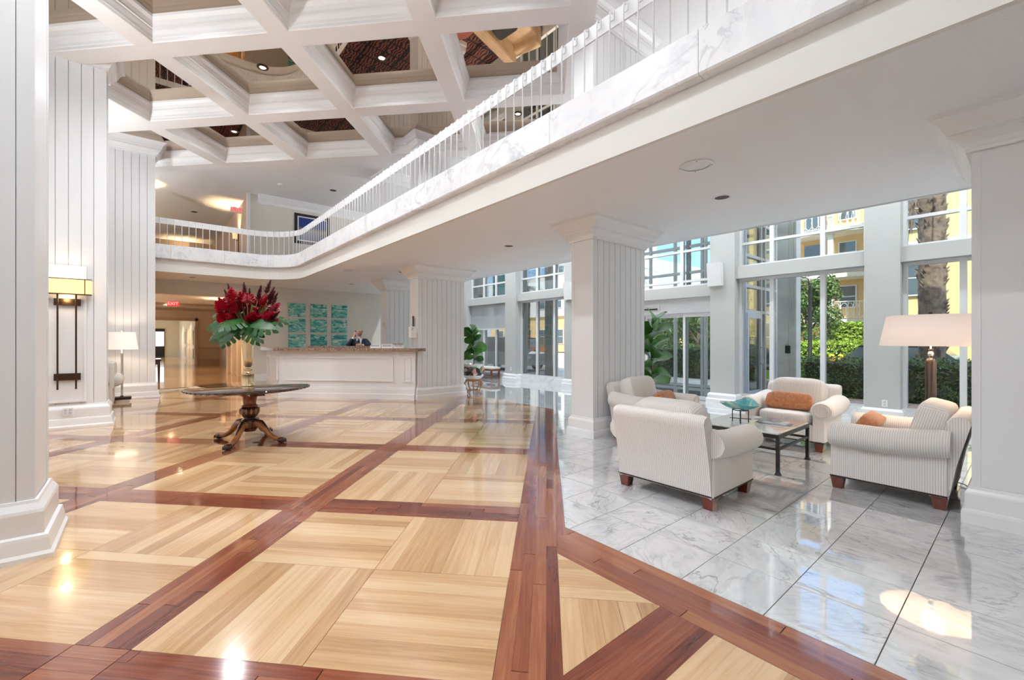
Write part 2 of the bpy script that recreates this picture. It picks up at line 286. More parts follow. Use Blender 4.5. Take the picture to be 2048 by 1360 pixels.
# ------------------------------------------------------------------ mesh tools
class MB:
    def __init__(s): s.v = []; s.f = []; s.uv = {}; s.rnd = []
    def add(s, vs_, fs, uvs=None):
        o = len(s.v); s.v += [tuple(p) for p in vs_]
        for i, f in enumerate(fs):
            if uvs is not None: s.uv[len(s.f)] = uvs[i]
            s.f.append([o+k for k in f])
        return s
    def box(s, x0, x1, y0, y1, z0, z1):
        return s.add([(x0,y0,z0),(x1,y0,z0),(x1,y1,z0),(x0,y1,z0),(x0,y0,z1),(x1,y0,z1),(x1,y1,z1),(x0,y1,z1)],
                     [(3,2,1,0),(4,5,6,7),(0,1,5,4),(1,2,6,5),(2,3,7,6),(3,0,4,7)])
    def cbox(s, c, sz, rz=0.0):
        hx, hy, hz = sz[0]/2, sz[1]/2, sz[2]/2; cs, sn = math.cos(rz), math.sin(rz); n0 = len(s.v)
        s.box(-hx, hx, -hy, hy, -hz, hz)
        for i in range(n0, len(s.v)):
            x, y, z = s.v[i]; s.v[i] = (c[0]+x*cs-y*sn, c[1]+x*sn+y*cs, c[2]+z)
        return s
    def taper(s, c, b, t, h):          # box frustum: centre of base c, base size b, top size t
        x, y, z = c
        return s.add([(x-b[0]/2,y-b[1]/2,z),(x+b[0]/2,y-b[1]/2,z),(x+b[0]/2,y+b[1]/2,z),(x-b[0]/2,y+b[1]/2,z),
                      (x-t[0]/2,y-t[1]/2,z+h),(x+t[0]/2,y-t[1]/2,z+h),(x+t[0]/2,y+t[1]/2,z+h),(x-t[0]/2,y+t[1]/2,z+h)],
                     [(3,2,1,0),(4,5,6,7),(0,1,5,4),(1,2,6,5),(2,3,7,6),(3,0,4,7)])
    def prism(s, poly, z0, z1):
        n = len(poly)
        return s.add([(p[0],p[1],z0) for p in poly]+[(p[0],p[1],z1) for p in poly],
                     [tuple(range(n-1,-1,-1)), tuple(range(n,2*n))]+[(i,(i+1)%n,n+(i+1)%n,n+i) for i in range(n)])
    def rings(s, rect, prof, cap0=False, cap1=False):   # rect (x0,x1,y0,y1) grown by prof offsets (o,z)
        x0,x1,y0,y1 = rect; n0 = len(s.v); fs = []
        vs_ = []
        for o, z in prof: vs_ += [(x0-o,y0-o,z),(x1+o,y0-o,z),(x1+o,y1+o,z),(x0-o,y1+o,z)]
        for i in range(len(prof)-1):
            for k in range(4): fs.append((4*i+k, 4*i+(k+1)%4, 4*i+4+(k+1)%4, 4*i+4+k))
        if cap0: fs.append((3,2,1,0))
        if cap1: b = 4*(len(prof)-1); fs.append((b,b+1,b+2,b+3))
        return s.add(vs_, fs)
    def lathe(s, prof, n=24, c=(0,0,0), sx=1, sy=1, close=True, rot=0):
        vs_ = []; fs = []
        for r, z in prof:
            for k in range(n):
                a = 2*PI*k/n+rot; vs_.append((c[0]+r*sx*math.cos(a), c[1]+r*sy*math.sin(a), c[2]+z))
        for i in range(len(prof)-1):
            for k in range(n): fs.append((i*n+k, i*n+(k+1)%n, (i+1)*n+(k+1)%n, (i+1)*n+k))
        if close and not (abs(prof[0][0]-prof[-1][0]) < 1e-6 and prof[0][0] > .01):
            if prof[0][0] > 1e-4: fs.append(tuple(range(n-1,-1,-1)))
            if prof[-1][0] > 1e-4: b = (len(prof)-1)*n; fs.append(tuple(range(b, b+n)))
        return s.add(vs_, fs)
    def tube(s, pts, r, n=8, caps=True):
        pts = [Vector(p) for p in pts]; rs = r if isinstance(r, (list, tuple)) else [r]*len(pts)
        vs_ = []; fs = []; up = Vector((0,0,1)); prev = None
        for i, p in enumerate(pts):
            t = (pts[min(i+1,len(pts)-1)]-pts[max(i-1,0)]).normalized()
            if prev is None: a = t.cross(up); a = t.cross(Vector((1,0,0))) if a.length < 1e-3 else a
            else: a = prev - t*prev.dot(t)
            a.normalize(); prev = a; b = t.cross(a)
            for k in range(n): q = 2*PI*k/n; vs_.append(p+(a*math.cos(q)+b*math.sin(q))*rs[i])
        for i in range(len(pts)-1):
            for k in range(n): fs.append((i*n+k, i*n+(k+1)%n, (i+1)*n+(k+1)%n, (i+1)*n+k))
        if caps: fs.append(tuple(range(n-1,-1,-1))); b = (len(pts)-1)*n; fs.append(tuple(range(b,b+n)))
        return s.add(vs_, fs)
    def sweep(s, pts_by_o, prof):       # pts_by_o(o) -> polyline, prof closed list of (o,z)
        lines = [[(p[0],p[1],z) for p in pts_by_o(o)] for o, z in prof]; m = len(lines[0]); n = len(prof)
        vs_ = [q for l in lines for q in l]; fs = []
        for j in range(n):
            k = (j+1) % n
            for i in range(m-1): fs.append((j*m+i, j*m+i+1, k*m+i+1, k*m+i))
        fs.append(tuple(j*m for j in range(n))); fs.append(tuple(j*m+m-1 for j in range(n-1,-1,-1)))
        return s.add(vs_, fs)
    def xf(s, M, start=0):
        for i in range(start, len(s.v)): s.v[i] = tuple(M @ Vector(s.v[i]))
        return s
    def mesh(s, name, m, smooth=False, recalc=True, bevel=0):
        me = bpy.data.meshes.new(name); me.from_pydata(s.v, [], s.f)
        if s.uv:
            ul = me.uv_layers.new(name='UVMap')
            for i, p in enumerate(me.polygons):
                u = s.uv.get(i)
                for j, li in enumerate(p.loop_indices): ul.data[li].uv = u[j] if u else (0,0)
        if s.rnd:
            a = me.attributes.new('rnd', 'FLOAT', 'FACE'); a.data.foreach_set('value', s.rnd)
        if recalc or bevel:
            bm = bmesh.new(); bm.from_mesh(me)
            if recalc: bmesh.ops.recalc_face_normals(bm, faces=bm.faces)
            if bevel: bmesh.ops.bevel(bm, geom=bm.edges[:], offset=bevel, segments=2, affect='EDGES', profile=.6)
            bm.to_mesh(me); bm.free()
        if smooth: me.polygons.foreach_set('use_smooth', [True]*len(me.polygons))
        if m: me.materials.append(m)
        me.update()
        return me
    def build(s, name, m, parent=None, smooth=False, recalc=True, bevel=0, loc=None, rz=0):
        o = bpy.data.objects.new(name, s.mesh(name, m, smooth, recalc, bevel)); COL.objects.link(o)
        if parent: o.parent = parent
        if loc is not None: o.location = loc
        if rz: o.rotation_euler = (0,0,rz)
        return o
def tag(o, label, cat=None, group=None, kind=None):
    o['label'] = label
    if cat: o['category'] = cat
    if group: o['group'] = group
    if kind: o['kind'] = kind
    return o
def thing(name, label, cat, loc=(0,0,0), rz=0, group=None, kind=None):
    o = bpy.data.objects.new(name, None); COL.objects.link(o); o.empty_display_size = .1
    o.location = loc; o.rotation_euler = (0,0,rz); return tag(o, label, cat, group, kind)
def struct(o, label): o['kind'] = 'structure'; o['label'] = label; return o
def sempty(name, label, loc=(0,0,0)): return struct(thing(name, label, None, loc), label)
def inst(name, me, parent=None, loc=(0,0,0), rot=(0,0,0), scale=None):
    o = bpy.data.objects.new(name, me); COL.objects.link(o); o.parent = parent; o.location = loc; o.rotation_euler = rot
    if scale: o.scale = scale
    return o
def dup(root, loc, rz, label, group=None):
    r = root.copy(); COL.objects.link(r); r.location = loc; r.rotation_euler = (0,0,rz); r['label'] = label
    if group: r['group'] = group
    for ch in list(root.children):
        c = ch.copy(); COL.objects.link(c); c.parent = r
        for g in list(ch.children):
            d = g.copy(); COL.objects.link(d); d.parent = c
    return r
def smooth_by_angle(o, deg=35):
    me = o.data; me.polygons.foreach_set('use_smooth', [True]*len(me.polygons))
    bm = bmesh.new(); bm.from_mesh(me); lim = math.radians(deg)
    for e in bm.edges: e.smooth = not (len(e.link_faces) == 2 and e.calc_face_angle(0) > lim)
    bm.to_mesh(me); bm.free(); return o
def text(name, body, size, loc, rot, m, parent=None, label=None, ex=.001, align='CENTER', sx=1):
    c = bpy.data.curves.new(name, 'FONT'); c.body = body; c.size = size; c.extrude = ex; c.align_x = align; c.align_y = 'CENTER'
    tmp = bpy.data.objects.new('tmp_text', c); COL.objects.link(tmp); dg = bpy.context.evaluated_depsgraph_get()
    me = bpy.data.meshes.new_from_object(tmp.evaluated_get(dg)); bpy.data.objects.remove(tmp); me.materials.clear(); me.materials.append(m)
    o = bpy.data.objects.new(name, me); COL.objects.link(o); o.location = loc; o.rotation_euler = rot; o.parent = parent; o.scale = (sx,1,1)
    return o
# wood-grid frame: s across (to the right), t away
WH = YAW+math.radians(6.83)
D1 = (math.sin(WH), math.cos(WH)); D2 = (math.cos(WH), -math.sin(WH))
def st(s, t): return (s*D2[0]+t*D1[0], s*D2[1]+t*D1[1])
def to_st(x, y): return (x*D2[0]+y*D2[1], x*D1[0]+y*D1[1])
RZ_ST = math.atan2(D2[1], D2[0])
def depth(x, y): return x*math.sin(YAW)+y*math.cos(YAW)
def proj(x, y, z=0):
    d = depth(x, y); l = x*math.cos(YAW)-y*math.sin(YAW); return PPX+FPX*l/d, PPY-FPX*(z-EYE)/d, d
# ================================================================== FLOOR
def clip(poly, a, b, c):                 # keep a*x+b*y <= c
    out = []; n = len(poly)
    for i in range(n):
        p, q = poly[i], poly[(i+1)%n]; dp = a*p[0]+b*p[1]-c; dq = a*q[0]+b*q[1]-c
        if dp <= 1e-9: out.append(p)
        if (dp < -1e-9 and dq > 1e-9) or (dp > 1e-9 and dq < -1e-9):
            k = dp/(dp-dq); out.append((p[0]+(q[0]-p[0])*k, p[1]+(q[1]-p[1])*k))
    return out
def area(poly): return abs(sum(poly[i][0]*poly[(i+1)%len(poly)][1]-poly[(i+1)%len(poly)][0]*poly[i][1] for i in range(len(poly))))/2
LEFT_OF_X = lambda x: (1, 0, x)
RIGHT_OF_X = lambda x: (-1, 0, -x)
BELOW_Y = lambda y: (0, 1, y)
ABOVE_Y = lambda y: (0, -1, -y)
S_LE = lambda s: (D2[0], D2[1], s)
S_GE = lambda s: (-D2[0], -D2[1], -s)
floor = MB().box(-2.6, 10.6, -4.0, 30.7, -.20, -.012).build('floor', mat('grout', (.26,.23,.21), .6))
struct(floor, 'polished lobby floor of oak parquet with red borders beside white marble tiles')
PIECES = {'plank_oak': [], 'plank_red': [], 'tile': []}
def piece(kind, poly, u, clips, gap=.0006):
    for c in clips:
        poly = clip(poly, *c)
        if len(poly) < 3: return
    if area(poly) < 2e-4: return
    cx = sum(p[0] for p in poly)/len(poly); cy = sum(p[1] for p in poly)/len(poly)
    if depth(cx, cy) < .4: return
    r = max(math.hypot(p[0]-cx, p[1]-cy) for p in poly); k = 1-gap/max(r*.25, .02)
    poly = [(cx+(p[0]-cx)*k, cy+(p[1]-cy)*k) for p in poly]
    PIECES[kind].append((poly, (cx, cy), u))
def quad_st(s0, s1, t0, t1): return [st(s0,t0), st(s1,t0), st(s1,t1), st(s0,t1)]
SB = [-.23, -2.23, -4.29, -6.38, -8.44, -10.5]; TB = [1.51, 3.45, 5.48, 7.51, 9.55, 11.6, 13.65, 15.7]; BW = .30
rw = random.Random(3)
WCL = [LEFT_OF_X(6.62), RIGHT_OF_X(-2.3), BELOW_Y(16.1)]
def lengths(a, b, lo, hi):
    out = [a]
    while out[-1] < b-.25: out.append(min(b, out[-1]+rw.uniform(lo, hi)))
    out[-1] = b
    return list(zip(out[:-1], out[1:]))
def strips(kind, s0, s1, t0, t1, along, n, lo, hi, clips):
    for k in range(n):
        if along == 't':
            a = s0+(s1-s0)*k/n; b = s0+(s1-s0)*(k+1)/n
            for p, q in lengths(t0-rw.uniform(0,.6), t1, lo, hi): piece(kind, quad_st(a, b, max(p,t0), q), D1, clips)
        else:
            a = t0+(t1-t0)*k/n; b = t0+(t1-t0)*(k+1)/n
            for p, q in lengths(s0-rw.uniform(0,.6), s1, lo, hi): piece(kind, quad_st(max(p,s0), q, a, b), D2, clips)
for i, s0 in enumerate(SB):
    strips('plank_red', s0, s0+BW, (0.9 if i == 0 else TB[0]+BW), 15.5, 't', 4, .55, 1.5, WCL)
    if i: 
        s1 = SB[i-1]
        strips('plank_red', s0, s0+BW, TB[0], TB[0]+BW, 's', 4, 2, 3, WCL)
        for t0 in TB: strips('plank_red', s0+BW, s1, t0, t0+BW, 's', 4, .5, 1.2, WCL)
        for j in range(len(TB)-1):
            a, b, c, d = s0+BW, s1, TB[j]+BW, TB[j+1]; sm, tm = (a+b)/2, (c+d)/2
            for (p, q, r, v, al) in ((a, sm, tm, d, 's'), (sm, b, tm, d, 't'), (a, sm, c, tm, 't'), (sm, b, c, tm, 's')):
                strips('plank_oak', p, q, r, v, al, 8, 3, 4, WCL)
# the triangle by the marble corner
TRI = [S_GE(.07), LEFT_OF_X(2.18)]
def rect(x0, x1, y0, y1): return [(x0,y0),(x1,y0),(x1,y1),(x0,y1)]
for k in range(30):
    t0 = 1.0+k*.105; lo_row = t0 > 2.4
    if lo_row: piece('plank_oak', quad_st(.07, 2.0, t0, t0+.105), D2, TRI+[ABOVE_Y(1.27)])
for k in range(20):
    piece('plank_oak', quad_st(.07+k*.105, .07+(k+1)*.105, .8, 1.0+14*.105), D1, TRI+[ABOVE_Y(1.27)])
for k in range(4): piece('plank_red', rect(.2, 2.18, .98+k*.0725, .98+(k+1)*.0725), (1,0), TRI)
for k in range(20): piece('plank_oak', rect(-.2, 2.18, .98-(k+1)*.105, .98-k*.105), (1,0), TRI)
for k in range(4):
    for a, b in lengths(-2.2, 2.6, .7, 1.7): piece('plank_red', rect(2.18+k*.0875, 2.18+(k+1)*.0875, a, b), (0,1), [S_GE(.07), S_LE(9) if a < 1.5 else (0,1,2.29)])
for a, b in lengths(3.25, 9.15, .8, 1.6): piece('plank_red', quad_st(.07, .14, a, b), D1, [RIGHT_OF_X(2.4), LEFT_OF_X(6.62)])
for i in range(-1, 17):
    for j in range(-6, 36):
        q = rect(2.527+.458*i, 2.527+.458*(i+1), .44+.447*j, .44+.447*(j+1))
        if .44+.447*j > 16.1 : continue
        piece('tile', q, (1,0), [RIGHT_OF_X(2.53), S_GE(.14), LEFT_OF_X(10.42), BELOW_Y(16.1)], .0009)
        piece('tile', q, (1,0), [RIGHT_OF_X(6.62), S_LE(.14), LEFT_OF_X(10.42), BELOW_Y(16.1)], .0009)
def lay(kind, nm, m, most=300):
    L = []
    for poly, c, u in PIECES[kind]:
        x, y, d = proj(*c); a = area(poly)*EYE/d**3
        seen = -40 < x < 2088 and y < 1400
        L.append(((a if seen else 0), poly, c, u))
    L.sort(key=lambda e: -e[0])
    rest = MB(); rr = random.Random(5)
    for k, (a, poly, c, u) in enumerate(L):
        v = (-u[1], u[0]); n = len(poly)
        solo = k < most and a > 0
        mb = MB() if solo else rest
        base = [(p[0]-c[0], p[1]-c[1]) for p in poly] if solo else poly
        def uvp(p): q = (p[0]-c[0], p[1]-c[1]); return (q[0]*u[0]+q[1]*u[1], q[0]*v[0]+q[1]*v[1])
        uvt = [uvp(p) for p in poly]; nf0 = len(mb.f)
        fs = [tuple(range(n))]+[(i, n+i, n+(i+1)%n, (i+1)%n) for i in range(n)]
        if area(poly) and sum(poly[i][0]*poly[(i+1)%n][1]-poly[(i+1)%n][0]*poly[i][1] for i in range(n)) < 0: fs = [tuple(reversed(f)) for f in fs]; rev = True
        else: rev = False
        zt = rr.uniform(-.0004, 0)
        uvs = [list(reversed(uvt)) if rev else uvt]+[[(0,0)]*4 for _ in range(n)]
        mb.add([(p[0],p[1],zt) for p in base]+[(p[0],p[1],-.012) for p in base], fs, uvs)
        if solo: mb.build(nm, m, floor, recalc=False, loc=(c[0], c[1], 0))
        else: rest.rnd += [rr.random()]*(len(mb.f)-nf0)
    if rest.f:
        o = rest.build(nm+'_field', m, floor, recalc=False); o['kind'] = 'stuff'
lay('plank_oak', 'oak_plank', M_OAK); lay('plank_red', 'red_plank', M_JAT); lay('tile', 'marble_tile', M_MARB)
hallf = MB().box(-2.3, 3.6, 16.1, 30.7, -.012, .0).build('floor_hall', mat('hall_parquet', (.30,.17,.08), .16, var=.3, vscale=2, coat=.4)); struct(hallf, 'dark polished wood floor running down the hallway')
outlet_f = MB().lathe([(.0,.002),(.045,.002),(.05,0)], 20, (1.23,6.87,0.0005)).build('floor_outlet', M_BRONZE); tag(outlet_f, 'small round metal floor outlet under the pedestal table', 'outlet')

# ================================================================== COLUMNS
CEIL, MEZZ, UP, CB = 3.23, 3.60, 6.42, 6.04
def board_face(parent, axis, pos, sign, a0, a1, z0, z1, bw=.15, edge=.11, thick=.014, gap=.009, rail=.0, bthick=None):
    # boards on a face: axis 'y' -> face at y=pos spanning x; 'x' -> face at x=pos spanning y
    n = max(1, round((a1-a0-2*edge)/bw)); w = (a1-a0-2*edge)/n
    def bx(n_, p, q, r, v):
        m = MB(); th = bthick if (bthick and n_ == 'board') else thick
        lo, hi = (pos, pos+sign*th) if sign > 0 else (pos+sign*th, pos)
        if axis == 'y': m.box(p, q, lo, hi, r, v)
        else: m.box(lo, hi, p, q, r, v)
        return m.build(n_, M_WHITE, parent)
    bx('stile', a0, a0+edge-gap/2, z0, z1); bx('stile', a1-edge+gap/2, a1, z0, z1)
    r = rail
    if r:
        bx('rail', a0+edge-gap/2, a1-edge+gap/2, z1-r, z1); bx('rail', a0+edge-gap/2, a1-edge+gap/2, z0, z0+r)
    for k in range(n): bx('board', a0+edge+k*w+gap/2, a0+edge+(k+1)*w-gap/2, z0+r, z1-r)
BASEP = [(.055,0),(.055,.09),(.05,.11),(.035,.115),(.035,.235),(.03,.25),(.018,.27),(.014,.29),(0,.29)]
CAPP = [(0,-.30),(.03,-.30),(.03,-.275),(.045,-.265),(.06,-.235),(.09,-.205),(.115,-.19),(.115,-.165),(.13,-.16),(.145,-.12),(.17,-.08),(.205,-.05),(.225,-.04),(.225,0)]
def column(label, rect_, z0, z1, faces, plain, base=True, rail=.22):
    c = sempty('column', label)
    x0, x1, y0, y1 = rect_; t = .014
    MB().box(x0+t, x1-t, y0+t, y1-t, z0, z1).build('core', mat_dark_gap, c)
    for f in faces+plain:
        bf = dict(bw=.148, edge=.11, rail=rail) if f in faces else dict(bw=9, edge=.035, rail=0, gap=.0, bthick=.010)
        if f == '-y': board_face(c, 'y', y0+t, -1, x0, x1, z0, z1, **bf)
        if f == '+y': board_face(c, 'y', y1-t, 1, x0, x1, z0, z1, **bf)
        if f == '-x': board_face(c, 'x', x0+t, -1, y0+t, y1-t, z0, z1, **bf)
        if f == '+x': board_face(c, 'x', x1-t, 1, y0+t, y1-t, z0, z1, **bf)
    if base: MB().rings(rect_, [(o, z0+z) for o, z in BASEP]).build('base', M_TRIMW, c)
    MB().rings(rect_, [(o, z1+z) for o, z in CAPP], False, True).build('capital', M_TRIMW, c)
    return c
mat_dark_gap = mat('groove_shadow', (.55,.55,.54), .6)
COLS = [((5.12,6.46,4.045,4.457), 'white panelled column with crown capital behind the striped armchairs'),
        ((5.10,6.44,-.12,.30), 'smooth white column cut by the right picture edge, beside the floor lamp'),
        ((5.12,6.46,9.27,9.68), 'white grooved column at the right end of the reception desk'),
        ((5.62,6.90,12.1,12.5), 'white column standing behind the reception desk, mostly hidden by the next column')]
for r_, l_ in COLS:
    column(l_, r_, 0, CEIL, ['-y','+y'], ['-x','+x'])
for r_, l_ in COLS:
    column(l_.replace('white', 'upper storey white').split(' with')[0].split(', ')[0]+' (mezzanine level)', r_, MEZZ, UP, ['-y','+y'], ['-x','+x'])
PBASE = [(.10,0),(.10,.03),(.085,.05),(.075,.13),(.07,.15),(.05,.16),(.05,.30),(.045,.32),(.02,.36),(.015,.38),(0,.38)]
def pillar(label, rect_, faces, plain):
    c = sempty('pillar', label); x0, x1, y0, y1 = rect_; t = .014
    MB().box(x0+t, x1-t, y0+t, y1-t, 0, UP).build('core', mat_dark_gap, c)
    for f in faces+plain:
        bf = dict(bw=.147, edge=.16, rail=0) if f in faces else dict(bw=9, edge=.06, rail=0, gap=.0, bthick=.010)
        if f == '-y': board_face(c, 'y', y0+t, -1, x0, x1, .0, UP, **bf)
        if f == '+x': board_face(c, 'x', x1-t, 1, y0+t, y1, 0, UP, **bf)
    MB().rings(rect_, PBASE).build('base', M_TRIMW, c)
    return c
p1_ = pillar('white pillar filling the left picture edge', (-2.2,-.57,4.21,4.75), [], ['+x'])
# its front face: wide plain panel with a routed groove
for a, b in ((-2.2,-1.16),(-1.145,-.875),(-.86,-.66),(-.655,-.57)): MB().box(a, b, 4.21, 4.224, 0, UP).build('board', M_WHITE, p1_)
p2_ = pillar('white panelled pillar carrying the amber wall sconce', (-2.2,-.50,9.95,10.45), ['-y'], ['+x'])
p3_ = pillar('white panelled pillar beside the standing lamp at the hall corner', (-2.2,.22,13.85,14.15), ['-y'], ['+x'])
for pl, x1, y0 in ((p2_,-.50,9.95),(p3_,.22,13.85)):
    MB().rings((-2.2,x1,y0,y0+.5), [(o, UP+z*1.25) for o, z in CAPP], False, True).build('crown', M_TRIMW, pl)

# ================================================================== WALLS AND HALL
YB = 16.1
wl = MB().box(-2.6, -2.3, -4.0, 34, 0, UP).build('wall_left', M_WHITE); struct(wl, 'plain white wall behind the row of left pillars')
wf = MB().box(-2.6, 10.6, -4.3, -4.0, 0, UP).build('wall_front', M_WALL); struct(wf, 'plain unseen wall behind the viewpoint, added to cut the light from behind')  # unseen wall added to stop sky light entering from behind
wb = sempty('wall_back', 'greige wall behind the reception desk with teal canvases')
MB().box(2.55, 10.6, YB, YB+.2, 0, CEIL).build('wall_panel', M_WALL, wb)
MB().box(-2.3, 2.55, YB, YB+.25, 2.80, CEIL).build('header', M_WALL, wb)
bb = MB().box(2.56, 5.6, YB-.025, YB, 0, .30).box(2.56,5.6,YB-.035,YB,0,.12).build('baseboard_back', M_TRIMW); struct(bb, 'tall white baseboard along the wall behind the desk')
# ground floor hall
hl = sempty('wall_hall', 'tan hallway walls with chair rail and doorways beyond the pillar')
MB().box(2.93, 3.13, YB+.2, 18.3, 0, CEIL).build('wall_panel', M_TAN, hl)
for a, b in ((18.3,18.5),(19.6,19.8),(20.9,21.1),(22.3,22.6)): MB().box(2.86, 3.1, a, b, 0, CEIL).build('pilaster', M_TAND, hl)
for a, b, k in ((18.5,19.6,0),(19.8,20.9,1),(21.1,22.3,0)): 
    d = MB().box(2.98, 3.02, a, b, 0, 2.15).build('door', [M_CREAM, M_TAND][k], hl)
    MB().box(2.93, 3.1, a, b, 2.15, CEIL).build('lintel', M_TAN, hl)
MB().box(3.5, 3.7, 22.6, 30.5, 0, CEIL).build('wall_panel', M_TAN, hl)
MB().box(3.02, 3.7, 22.6, 22.8, 0, CEIL).build('wall_panel', M_TAND, hl)
MB().box(2.42, 3.7, 30.5, 30.7, 0, CEIL).build('end_wall', M_TAN, hl)
MB().box(-2.3, 2.42, 30.5, 30.7, 2.52, CEIL).build('end_wall', M_TAN, hl)
MB().box(2.30, 2.44, 30.42, 30.5, 0, 2.66).box(-2.3, 2.44, 30.42, 30.5, 2.52, 2.70).build('door_casing', M_TAND, hl)
MB().box(2.46, 3.5, 30.44, 30.5, .92, .98).build('chair_rail', M_TAND, hl)
MB().box(2.46, 3.5, 30.42, 30.5, 0, .28).build('baseboard', M_TAND, hl)
MB().rings((-2.3,3.5,26,30.5), [(-.02,CEIL-.14),(-.06,CEIL-.1),(-.14,CEIL-.01)]).build('cornice', M_TAND, hl)
# bright corridor beyond
for a, b in ((31.0,33.2),(34.4,36.6),(37.6,40.0)):
    MB().box(2.30, 2.34, a, b, 0, 2.2).build('door', M_CREAM, hl)
    MB().box(2.26, 2.30, a+.3, b-.3, .3, .9).box(2.26,2.30,a+.3,b-.3,1.15,2.0).build('door_panel', M_CREAM, hl)
MB().box(2.34, 2.5, 30.7, 46, 0, 3.0).build('corridor_wall', M_CREAM, hl)
MB().box(-2.3, 2.5, 46, 46.2, 0, 3.0).build('corridor_end', M_CREAM, hl)
MB().box(-2.5, 2.6, 30.7, 46.2, 3.0, 3.1).build('corridor_ceiling', M_CREAM, hl)
MB().box(-2.5, 2.6, 30.7, 46.2, -.1, 0.0).build('corridor_floor', mat('corridor_parquet', (.42,.27,.13), .12, var=.2, vscale=2, coat=.4), hl)
MB().box(.35, 1.35, 45.9, 46.0, 0, 2.35).build('dark_doorway', M_BLACK, hl)
MB().box(.75, 1.30, 45.84, 45.9, .9, 2.1).build('bright_window', mat('daylit_pane', (.9,.95,1), .3, emit=(.85,.93,1), estr=1.6), hl)
# upper level hall
hu = sempty('wall_upper', 'upper level walls and lamplit hall behind the balcony railing')
YU = 16.7
MB().box(2.77, 10.6, YU, YU+.2, MEZZ, UP).build('wall_panel', M_WALL, hu)
MB().box(2.77, 2.97, YU+.2, 27, MEZZ, UP).build('wall_panel', M_TAN, hu)
MB().box(2.71, 2.80, YU-.05, YU+.12, MEZZ, UP).build('casing', M_TRIMW, hu)
MB().box(-2.3, 3.0, 27, 27.2, MEZZ, UP).build('wall_panel', M_TAN, hu)
MB().box(1.7, 2.6, 26.9, 27, MEZZ, 6.0).build('door', M_CREAM, hu)
MB().box(-2.3, 1.2, 24.0, 24.2, MEZZ, 5.2).build('wall_panel', M_TAN, hu)
MB().box(.2, 1.3, 23.9, 24.0, MEZZ, 4.95).build('door', mat('dark_red_door', (.10,.035,.03), .35), hu)
MB().add([(3.05,YU,UP-.30),(3.05,YU-.04,UP-.30),(3.05,YU-.06,UP-.2),(3.05,YU-.14,UP-.1),(3.05,YU-.20,UP-.02),(3.05,YU-.20,UP),(3.05,YU,UP),
          (7.5,YU,UP-.30),(7.5,YU-.04,UP-.30),(7.5,YU-.06,UP-.2),(7.5,YU-.14,UP-.1),(7.5,YU-.20,UP-.02),(7.5,YU-.20,UP),(7.5,YU,UP)],
         [(i,(i+1)%7,7+(i+1)%7,7+i) for i in range(7)]+[(0,1,2,3,4,5,6),(13,12,11,10,9,8,7)]).build('crown_moulding', M_TRIMW, hu)

# ================================================================== MEZZANINE
XF, YF, RC = 3.50, 14.25, 1.15
def edge_path(o, y_start=-4.0, x_end=-2.3, n=14):
    P = [(XF+o, y_start), (XF+o, YF-RC)]
    for k in range(1, n): a = PI/2*k/n; P.append((XF-RC+(RC+o)*math.cos(a), YF-RC+(RC+o)*math.sin(a)))
    P += [(XF-RC, YF+o), (x_end, YF+o)]
    return P
def resample(P, step):
    out = [0.0]; 
    for a, b in zip(P[:-1], P[1:]): out.append(out[-1]+math.hypot(b[0]-a[0], b[1]-a[1]))
    return out
def point_at(P, cum, d):
    for i in range(len(P)-1):
        if d <= cum[i+1] or i == len(P)-2:
            k = (d-cum[i])/(cum[i+1]-cum[i]); t = ((P[i+1][0]-P[i][0])/(cum[i+1]-cum[i]), (P[i+1][1]-P[i][1])/(cum[i+1]-cum[i]))
            return (P[i][0]+(P[i+1][0]-P[i][0])*k, P[i][1]+(P[i+1][1]-P[i][1])*k), t
XE = 7.55
cl = MB()
pe = edge_path(.09)
cl.prism([(XE,-4.0),(XE,YB),(-2.3,YB)]+list(reversed(pe)), CEIL, CEIL+.06)
ceil_lo = cl.build('ceiling_lower', M_CEIL); struct(ceil_lo, 'smooth white ceiling under the mezzanine')
MB().prism([(XE,-4.0),(XE,YU+10.3),(-2.3,YU+10.3)]+list(reversed(edge_path(.25))), MEZZ-.08, MEZZ).build('floor_mezzanine', M_CARPET)
struct(bpy.data.objects['floor_mezzanine'], 'dark red patterned carpet of the mezzanine, seen in the ceiling mirrors')
hc = MB().box(-2.3, 3.7, YB+.2, 30.7, CEIL, CEIL+.06).build('ceiling_hall', M_CEIL); struct(hc, 'tan lit ceiling of the ground floor hallway')
fas = sempty('trim_1', 'balcony edge of plaster beam and veined marble slabs')
MB().sweep(lambda o: edge_path(o), [(.05,CEIL-.001),(.05,3.56),(.30,3.56),(.30,CEIL+.07),(.10,CEIL+.07),(.10,CEIL-.001)]).build('plaster_beam', mat('beam_plaster', (.76,.75,.715), .6), fas)
P0 = edge_path(-.07); C0 = resample(P0, 1); tot = C0[-1]
def sub_path(o, d0, d1, step=.08):
    n = max(2, int((d1-d0)/step)+1) if d1-d0 > 0 else 2; Q = []
    for k in range(n):
        p, t = point_at(P0, C0, d0+(d1-d0)*k/(n-1)); nx, ny = t[1], -t[0]     # towards the mezzanine
        Q.append((p[0]+nx*(o+.07), p[1]+ny*(o+.07)))
    return Q
# the outward normal must point into the mezzanine (+x on the straight run)
dseg = [0.0]; rr = random.Random(2)
for e in (2.2, 4.0, 5.67, 7.3, 9.0, 10.7, 12.4, 14.0, 15.6, 17.0, 18.3, 19.4, 20.6, 21.9, tot): dseg.append(min(e, tot))
for a, b in zip(dseg[:-1], dseg[1:]):
    if b-a < .05: continue
    MB().sweep(lambda o: sub_path(o, a+.002, b-.002), [(-.07,3.575),(-.055,3.56),(.26,3.56),(.26,3.93),(-.06,3.93),(-.07,3.92)]).build('marble_slab', M_MARBF, fas)
